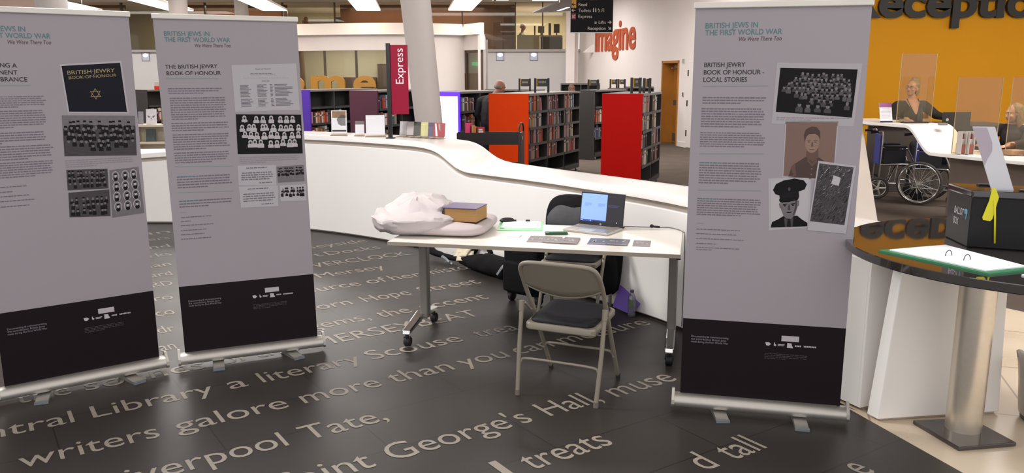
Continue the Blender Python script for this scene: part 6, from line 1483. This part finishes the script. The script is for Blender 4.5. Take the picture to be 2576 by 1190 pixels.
mb = MB(); mb.cyl((0, 0, .03), (0, 0, .6), .03); mb.lathe([(0, 0), (.24, 0), (.24, .02), (.04, .04), (0, .04)], n=24); mb.build('base', M_black, t, smooth=40)

# ------------------------------------------------------------------ people
M_skin = mat('skin_rose', 'cc9a84', .55, var=.06, scale=12); M_skin2 = mat('skin_ruddy', 'b07a66', .5, var=.08, scale=12)
def limbs(mb, chain, n=14):
    """tapered limb with rounded joints"""
    for (a, ra), (b, rb) in zip(chain[:-1], chain[1:]):
        mb.tube([a, b], [ra, rb], n=n)
    for a, r in chain: mb.ell(a, r, nu=n, nv=8)
def head(mb, H):
    o = mb.M; mb.M = H
    mb.ell((0, .010, .028), (.076, .096, .098), nu=20, nv=14); mb.ell((0, -.030, -.040), (.060, .064, .074), nu=18, nv=12); mb.ell((0, -.062, -.088), (.032, .030, .026))
    mb.tube([(0, -.088, .018), (0, -.108, -.012), (0, -.112, -.028)], [.009, .013, .017], n=8); mb.ell((0, -.108, -.03), (.02, .014, .012))
    mb.ell((0, -.080, .034), (.050, .022, .014)); mb.ell((0, -.088, -.058), (.027, .014, .012))
    for s in (-1, 1): mb.ell((s * .078, .008, -.008), (.010, .022, .033)); mb.ell((s * .042, -.070, -.022), (.024, .022, .022))
    mb.M = o
def hand(mb, w, d, nrm, s=1.0, curl=.25):
    """palm, four fingers of different length, thumb leaving the side of the palm"""
    w = Vector(w); d = Vector(d).normalized(); nrm = Vector(nrm).normalized(); sd = d.cross(nrm).normalized() * s
    mb.tube([w, w + d * .045, w + d * .085], [.026, .036, .037], n=12, flat=.5, upv=nrm); mb.ell(w + d * .085, .022, nu=10, nv=6)
    for k, (o_, l) in enumerate(((-.028, .068), (-.0095, .078), (.0095, .072), (.027, .056))):
        b = w + d * .085 + sd * o_; m = b + d * l * .5 - nrm * l * curl * .25; e = b + d * l * .93 - nrm * l * curl
        mb.tube([b - d * .02, b, m, e], [.010, .0098, .0088, .0072], n=8); mb.ell(e, .0072, nu=8, nv=5)
    b = w + d * .03 - sd * .03; mb.tube([w + d * .01 - sd * .015, b, b + (d * .8 - sd * .6).normalized() * .035, b + (d - sd * .35).normalized() * .058], [.015, .0125, .0105, .0085], n=8)
def fuse(name, mb, mats, classify, parent, vox=.011):
    """fuse the limbs into one continuous skin and give every face its material"""
    me = mb.mesh('tmp', [mats[0]]); o = bpy.data.objects.new('tmp', me); COL.objects.link(o)
    r = o.modifiers.new('r', 'REMESH'); r.mode = 'VOXEL'; r.voxel_size = vox
    s = o.modifiers.new('s', 'SMOOTH'); s.factor = .5; s.iterations = 3
    dg = bpy.context.evaluated_depsgraph_get(); dg.update()
    nm = bpy.data.meshes.new_from_object(o.evaluated_get(dg)); bpy.data.objects.remove(o); bpy.data.meshes.remove(me)
    nm.name = name; nm.materials.clear()
    for m in mats: nm.materials.append(m)
    for p in nm.polygons: p.material_index = classify(p.center); p.use_smooth = True
    ob = bpy.data.objects.new(name, nm); COL.objects.link(ob); ob.parent = parent
    return ob
def face_parts(t, H, hairc=None, glasses=False, skin=None):
    for s in (-1, 1):
        mb = MB(); mb.M = H; mb.ell((s * .031, -.083, .010), (.013, .008, .008), nu=12, nv=8); mb.build('eye', mat('eye_white', 'cfc6bf', .3), t, smooth=180)
        mb = MB(); mb.M = H; mb.ell((s * .031, -.0895, .010), (.006, .003, .006), nu=10, nv=6); mb.build('iris', mat('iris_dark', '2e2520', .2), t, smooth=180)
        mb = MB(); mb.M = H; mb.tube([(s * .014, -.098, .030), (s * .032, -.098, .036), (s * .050, -.086, .030)], [.003, .004, .002], n=6); mb.build('eyebrow', mat('brow_' + (hairc or 'grey'), hairc or '6b5a4c', .7), t, smooth=180)
    mb = MB(); mb.M = H; mb.tube([(-.024, -.094, -.056), (-.008, -.102, -.053), (.008, -.102, -.053), (.024, -.094, -.056)], [.002, .0045, .0045, .002], n=8); mb.build('mouth', mat('lips', '8e4f48', .45), t, smooth=180)
    if glasses:
        mb = MB(); mb.M = H
        for s in (-1, 1): ring(mb, (s * .032, -.104, .008), .022, .0018, (0, 1, .1), 18, 6); mb.tube([(s * .054, -.100, .012), (s * .082, -.01, .008)], .0015, n=6)
        mb.tube([(-.010, -.106, .010), (.010, -.106, .010)], .0018, n=6); mb.build('glasses', mat('glasses_dark', '3a2f2b', .3), t, smooth=180)
def hair(t, H, parts, c, seed, amp=.008):
    mb = MB(); mb.M = H
    for ce, r in parts:
        mb.ell(ce, r, nu=26, nv=18)
    for i, p in enumerate(mb.v):
        q = H.inverted() @ p; d = noise.noise(Vector((q.x * 55, q.y * 55, q.z * 22 + seed))) * amp; mb.v[i] = H @ (q + Vector((q.x, q.y, q.z)).normalized() * d)
    return mb.build('hair', mat('hair_' + c, c, .6, var=.35, scale=60), t, smooth=180)
def HM(c, yaw=0, pitch=0, roll=0, s=1.0): return Matrix.Translation(c) @ Matrix.Rotation(yaw, 4, 'Z') @ Matrix.Rotation(pitch, 4, 'X') @ Matrix.Rotation(roll, 4, 'Y') @ Matrix.Scale(s, 4)

# receptionist in a black cardigan, seated on the high stool, looking to the left
t = thing('person', 'seated person in black cardigan with lanyard, looking left behind the desk', 'person', (6.05, 12.62, 0), 0)
mb = MB()
limbs(mb, [((0, .02, .74), .19), ((0, .01, .95), .185), ((0, .0, 1.12), .18), ((0, .01, 1.22), .14)])
mb.ell((0, -.07, 1.10), (.17, .12, .13)); mb.ell((0, -.02, .82), (.21, .19, .16))
limbs(mb, [((-.20, .0, 1.245), .085), ((0, .01, 1.29), .085), ((.20, .0, 1.245), .085)])
limbs(mb, [((0, .01, 1.28), .066), ((-.012, -.015, 1.40), .058)])
limbs(mb, [((-.225, .0, 1.235), .078), ((-.285, -.06, 1.03), .062), ((-.20, -.33, 1.06), .042)]); hand(mb, (-.20, -.33, 1.058), (.25, -1, -.05), (0, 0, 1), 1)
limbs(mb, [((.225, .0, 1.235), .078), ((.345, -.10, 1.12), .064), ((.43, -.28, 1.085), .042)]); hand(mb, (.43, -.29, 1.075), (.35, -1, -.12), (0, 0, 1), -1)
for s in (-1, 1): limbs(mb, [((s * .10, 0, .74), .11), ((s * .12, -.40, .70), .075), ((s * .12, -.36, .30), .05), ((s * .12, -.36, .09), .04)]); limbs(mb, [((s * .12, -.34, .06), .045), ((s * .12, -.48, .045), .038)])
H = HM((-.02, -.035, 1.515), math.radians(-50), math.radians(-4), math.radians(6), 1.0); head(mb, H)
def cl(p):
    if p.z > 1.335: return 0
    if p.y < -.02 and p.z > 1.13 and abs(p.x) < (p.z - 1.12) * .52: return 0
    if abs(p.x) > .15 and p.y < -.30 and p.z > 1.0: return 0
    if abs(p.x) < .10 and p.y < -.05 and p.z > .8: return 2
    return 1 if p.z > .8 else 3
fuse('body', mb, [M_skin, mat('cardigan_black', '2b2522', .85, var=.2, bump=.3, scale=30), mat('top_black', '18171a', .7), mat('trousers_black', '1d1c1f', .8)], cl, t)
face_parts(t, H, 'a58a66', True)
hair(t, H, [((0, .028, .050), (.084, .092, .092)), ((0, .075, .02), (.072, .055, .10)), ((0, .03, .125), (.052, .055, .040)), ((.06, .06, -.03), (.022, .035, .07)), ((-.06, .06, -.03), (.02, .03, .06))], '9c8464', 3, .012)
mb = MB(); mb.tube(curve_pts([(-.080, -.03, 1.36), (-.085, -.15, 1.27), (-.05, -.225, 1.16), (.0, -.245, 1.08), (.0, -.25, 1.02)], 4), .006, n=6); mb.tube(curve_pts([(.080, -.03, 1.36), (.085, -.15, 1.27), (.05, -.225, 1.16), (.0, -.245, 1.08)], 4), .006, n=6); ln = mb.build('lanyard', mat('lanyard_dark', '3a1f22', .6), t, smooth=180)
mb = MB(); mb.rbox((.0, -.256, 1.00), (.09, .004, .055), .001, R=RZ(.1)); mb.build('identity_card', M_paper, ln)
# long haired receptionist at the low desk, in profile
t = thing('person', 'person with long fair hair in dark top reaching across the low desk', 'person', (6.55, 10.75, 0), math.radians(-62))
mb = MB()
limbs(mb, [((0, .02, .56), .17), ((0, .0, .75), .155), ((0, -.03, .92), .16), ((0, -.03, 1.0), .12)]); mb.ell((0, -.09, .88), (.14, .10, .11))
limbs(mb, [((-.17, -.03, 1.02), .072), ((0, -.02, 1.05), .075), ((.17, -.03, 1.02), .072)]); limbs(mb, [((0, -.03, 1.05), .056), ((0, -.06, 1.15), .052)])
limbs(mb, [((-.20, -.03, 1.01), .066), ((-.24, -.22, .87), .052), ((-.16, -.45, .84), .036)]); hand(mb, (-.16, -.45, .835), (.2, -1, -.05), (0, 0, 1), 1)
limbs(mb, [((.20, -.03, 1.01), .066), ((.26, -.24, .88), .052), ((.22, -.50, .85), .036)]); hand(mb, (.22, -.50, .845), (.0, -1, -.05), (0, 0, 1), -1)
for s in (-1, 1): limbs(mb, [((s * .09, 0, .56), .10), ((s * .11, -.42, .54), .07), ((s * .11, -.42, .28), .05), ((s * .11, -.40, .09), .04)]); limbs(mb, [((s * .11, -.38, .06), .042), ((s * .11, -.52, .045), .036)])
H = HM((0, -.085, 1.225), math.radians(-24), math.radians(8), 0, .98); head(mb, H)
def cl(p):
    if p.z > 1.09: return 0
    if p.y < -.43 and p.z > .7: return 0
    return 1 if p.z > .60 else 2
fuse('body', mb, [M_skin, mat('top_plum_black', '2b2226', .8, var=.15), mat('trousers_black', '1d1c1f', .8)], cl, t)
face_parts(t, H, '8a6f52')
hair(t, H, [((0, .030, .045), (.086, .094, .092)), ((0, .085, -.06), (.090, .055, .17)), ((.072, .03, -.09), (.026, .05, .16)), ((-.072, .03, -.09), (.026, .05, .16)), ((0, .09, -.20), (.085, .045, .10))], '8f7654', 8, .014)
# bald man standing between the bookcases, seen from behind
t = thing('person', 'bald person in black jacket standing in the aisle behind the orange end panel', 'person', (-.37, 14.62, 0), math.radians(150))
mb = MB()
limbs(mb, [((0, .02, .95), .17), ((0, .02, 1.08), .165), ((0, -.02, 1.20), .17), ((0, -.05, 1.27), .13)])
limbs(mb, [((-.19, -.03, 1.27), .08), ((0, -.06, 1.31), .08), ((.19, -.03, 1.27), .08)]); limbs(mb, [((0, -.06, 1.30), .066), ((-.05, -.11, 1.40), .06), ((-.09, -.14, 1.46), .056)])
for s in (-1, 1):
    limbs(mb, [((s * .23, -.03, 1.26), .072), ((s * .27, .02, 1.04), .056), ((s * .23, -.16, .86), .04)]); hand(mb, (s * .23, -.17, .85), (0, -.5, -.9), (-s, 0, 0), s)
    limbs(mb, [((s * .09, 0, .92), .105), ((s * .10, -.02, .52), .07), ((s * .10, .02, .10), .048)]); limbs(mb, [((s * .10, .03, .055), .045), ((s * .11, -.14, .045), .038)])
H = HM((-.10, -.15, 1.505), math.radians(-35), math.radians(22), 0, .96); head(mb, H)
def cl(p):
    if p.z > 1.395: return 0
    if abs(p.x) > .16 and p.z < .87 and p.z > .6: return 0
    return 1 if p.z > .93 else 2
fuse('body', mb, [M_skin2, mat('jacket_black', '1a1718', .75, var=.15), mat('trousers_dark', '232329', .8)], cl, t)
face_parts(t, H, '7d7369')
hair(t, H, [((0, .055, -.012), (.0795, .058, .045)), ((.066, .03, -.005), (.013, .04, .035)), ((-.066, .03, -.005), (.013, .04, .035))], '8d827a', 5, .003)
# seated or standing figures far away
def far_person(label, loc, rz, z0, hc, tc, head_z, seated=True, bald=False, skin=None):
    t = thing('person', label, 'person', loc, rz); mb = MB(); h = head_z
    limbs(mb, [((0, .02, h - .80), .15), ((0, 0, h - .55), .15), ((0, 0, h - .34), .15), ((0, .0, h - .28), .11)], 10)
    limbs(mb, [((-.17, 0, h - .28), .07), ((0, 0, h - .25), .07), ((.17, 0, h - .28), .07)], 10); limbs(mb, [((0, 0, h - .25), .055), ((0, -.02, h - .1), .052)], 10)
    for s in (-1, 1):
        limbs(mb, [((s * .20, 0, h - .29), .062), ((s * .24, -.08, h - .54), .05), ((s * .16, -.32, h - .56), .036)], 10); hand(mb, (s * .16, -.33, h - .56), (0, -1, -.1), (0, 0, 1), -s)
        if seated: limbs(mb, [((s * .09, 0, h - .80), .10), ((s * .1, -.40, h - .80), .07), ((s * .1, -.40, h - 1.18), .045)], 10); limbs(mb, [((s * .1, -.4, h - 1.2), .04), ((s * .1, -.52, h - 1.2), .035)], 10)
        else: limbs(mb, [((s * .09, 0, h - .80), .10), ((s * .1, 0, h * .28), .065), ((s * .1, .02, .1), .045)], 10); limbs(mb, [((s * .1, .02, .055), .045), ((s * .1, -.13, .045), .038)], 10)
    H = HM((0, -.03, h), 0, 0, 0, .95); head(mb, H)
    fuse('body', mb, [skin or M_skin2, mat('cloth_' + tc, tc, .8), mat('trousers_dark', '232329', .8)], lambda p: 0 if p.z > h - .2 or (p.y < -.32 and p.z > h - .7) else (1 if p.z > h - .78 else 2), t, .016)
    face_parts(t, H, hc if not bald else '7d7369')
    if bald: hair(t, H, [((0, .055, -.012), (.0795, .058, .045))], hc, 2, .003)
    else: hair(t, H, [((0, .028, .045), (.085, .094, .094)), ((0, .07, -.02), (.08, .05, .10))], hc, 4, .008)
    return t
far_person('bald person in grey shirt seated behind the gallery glass', (.36, 29.55, 2.52), math.radians(75), 0, '8d827a', '9a938c', .82, True, True)
far_person('fair haired person in dark top behind the left gallery glazing', (-7.02, 29.0, 2.52), math.radians(20), 0, '8a6b4c', '3b3030', 1.0, True)
far_person('brown haired person hidden behind the plain grey bookcase, only hair showing', (1.40, 19.6, 0), math.radians(160), 0, '6b4733', '3a3a42', 1.36, False)
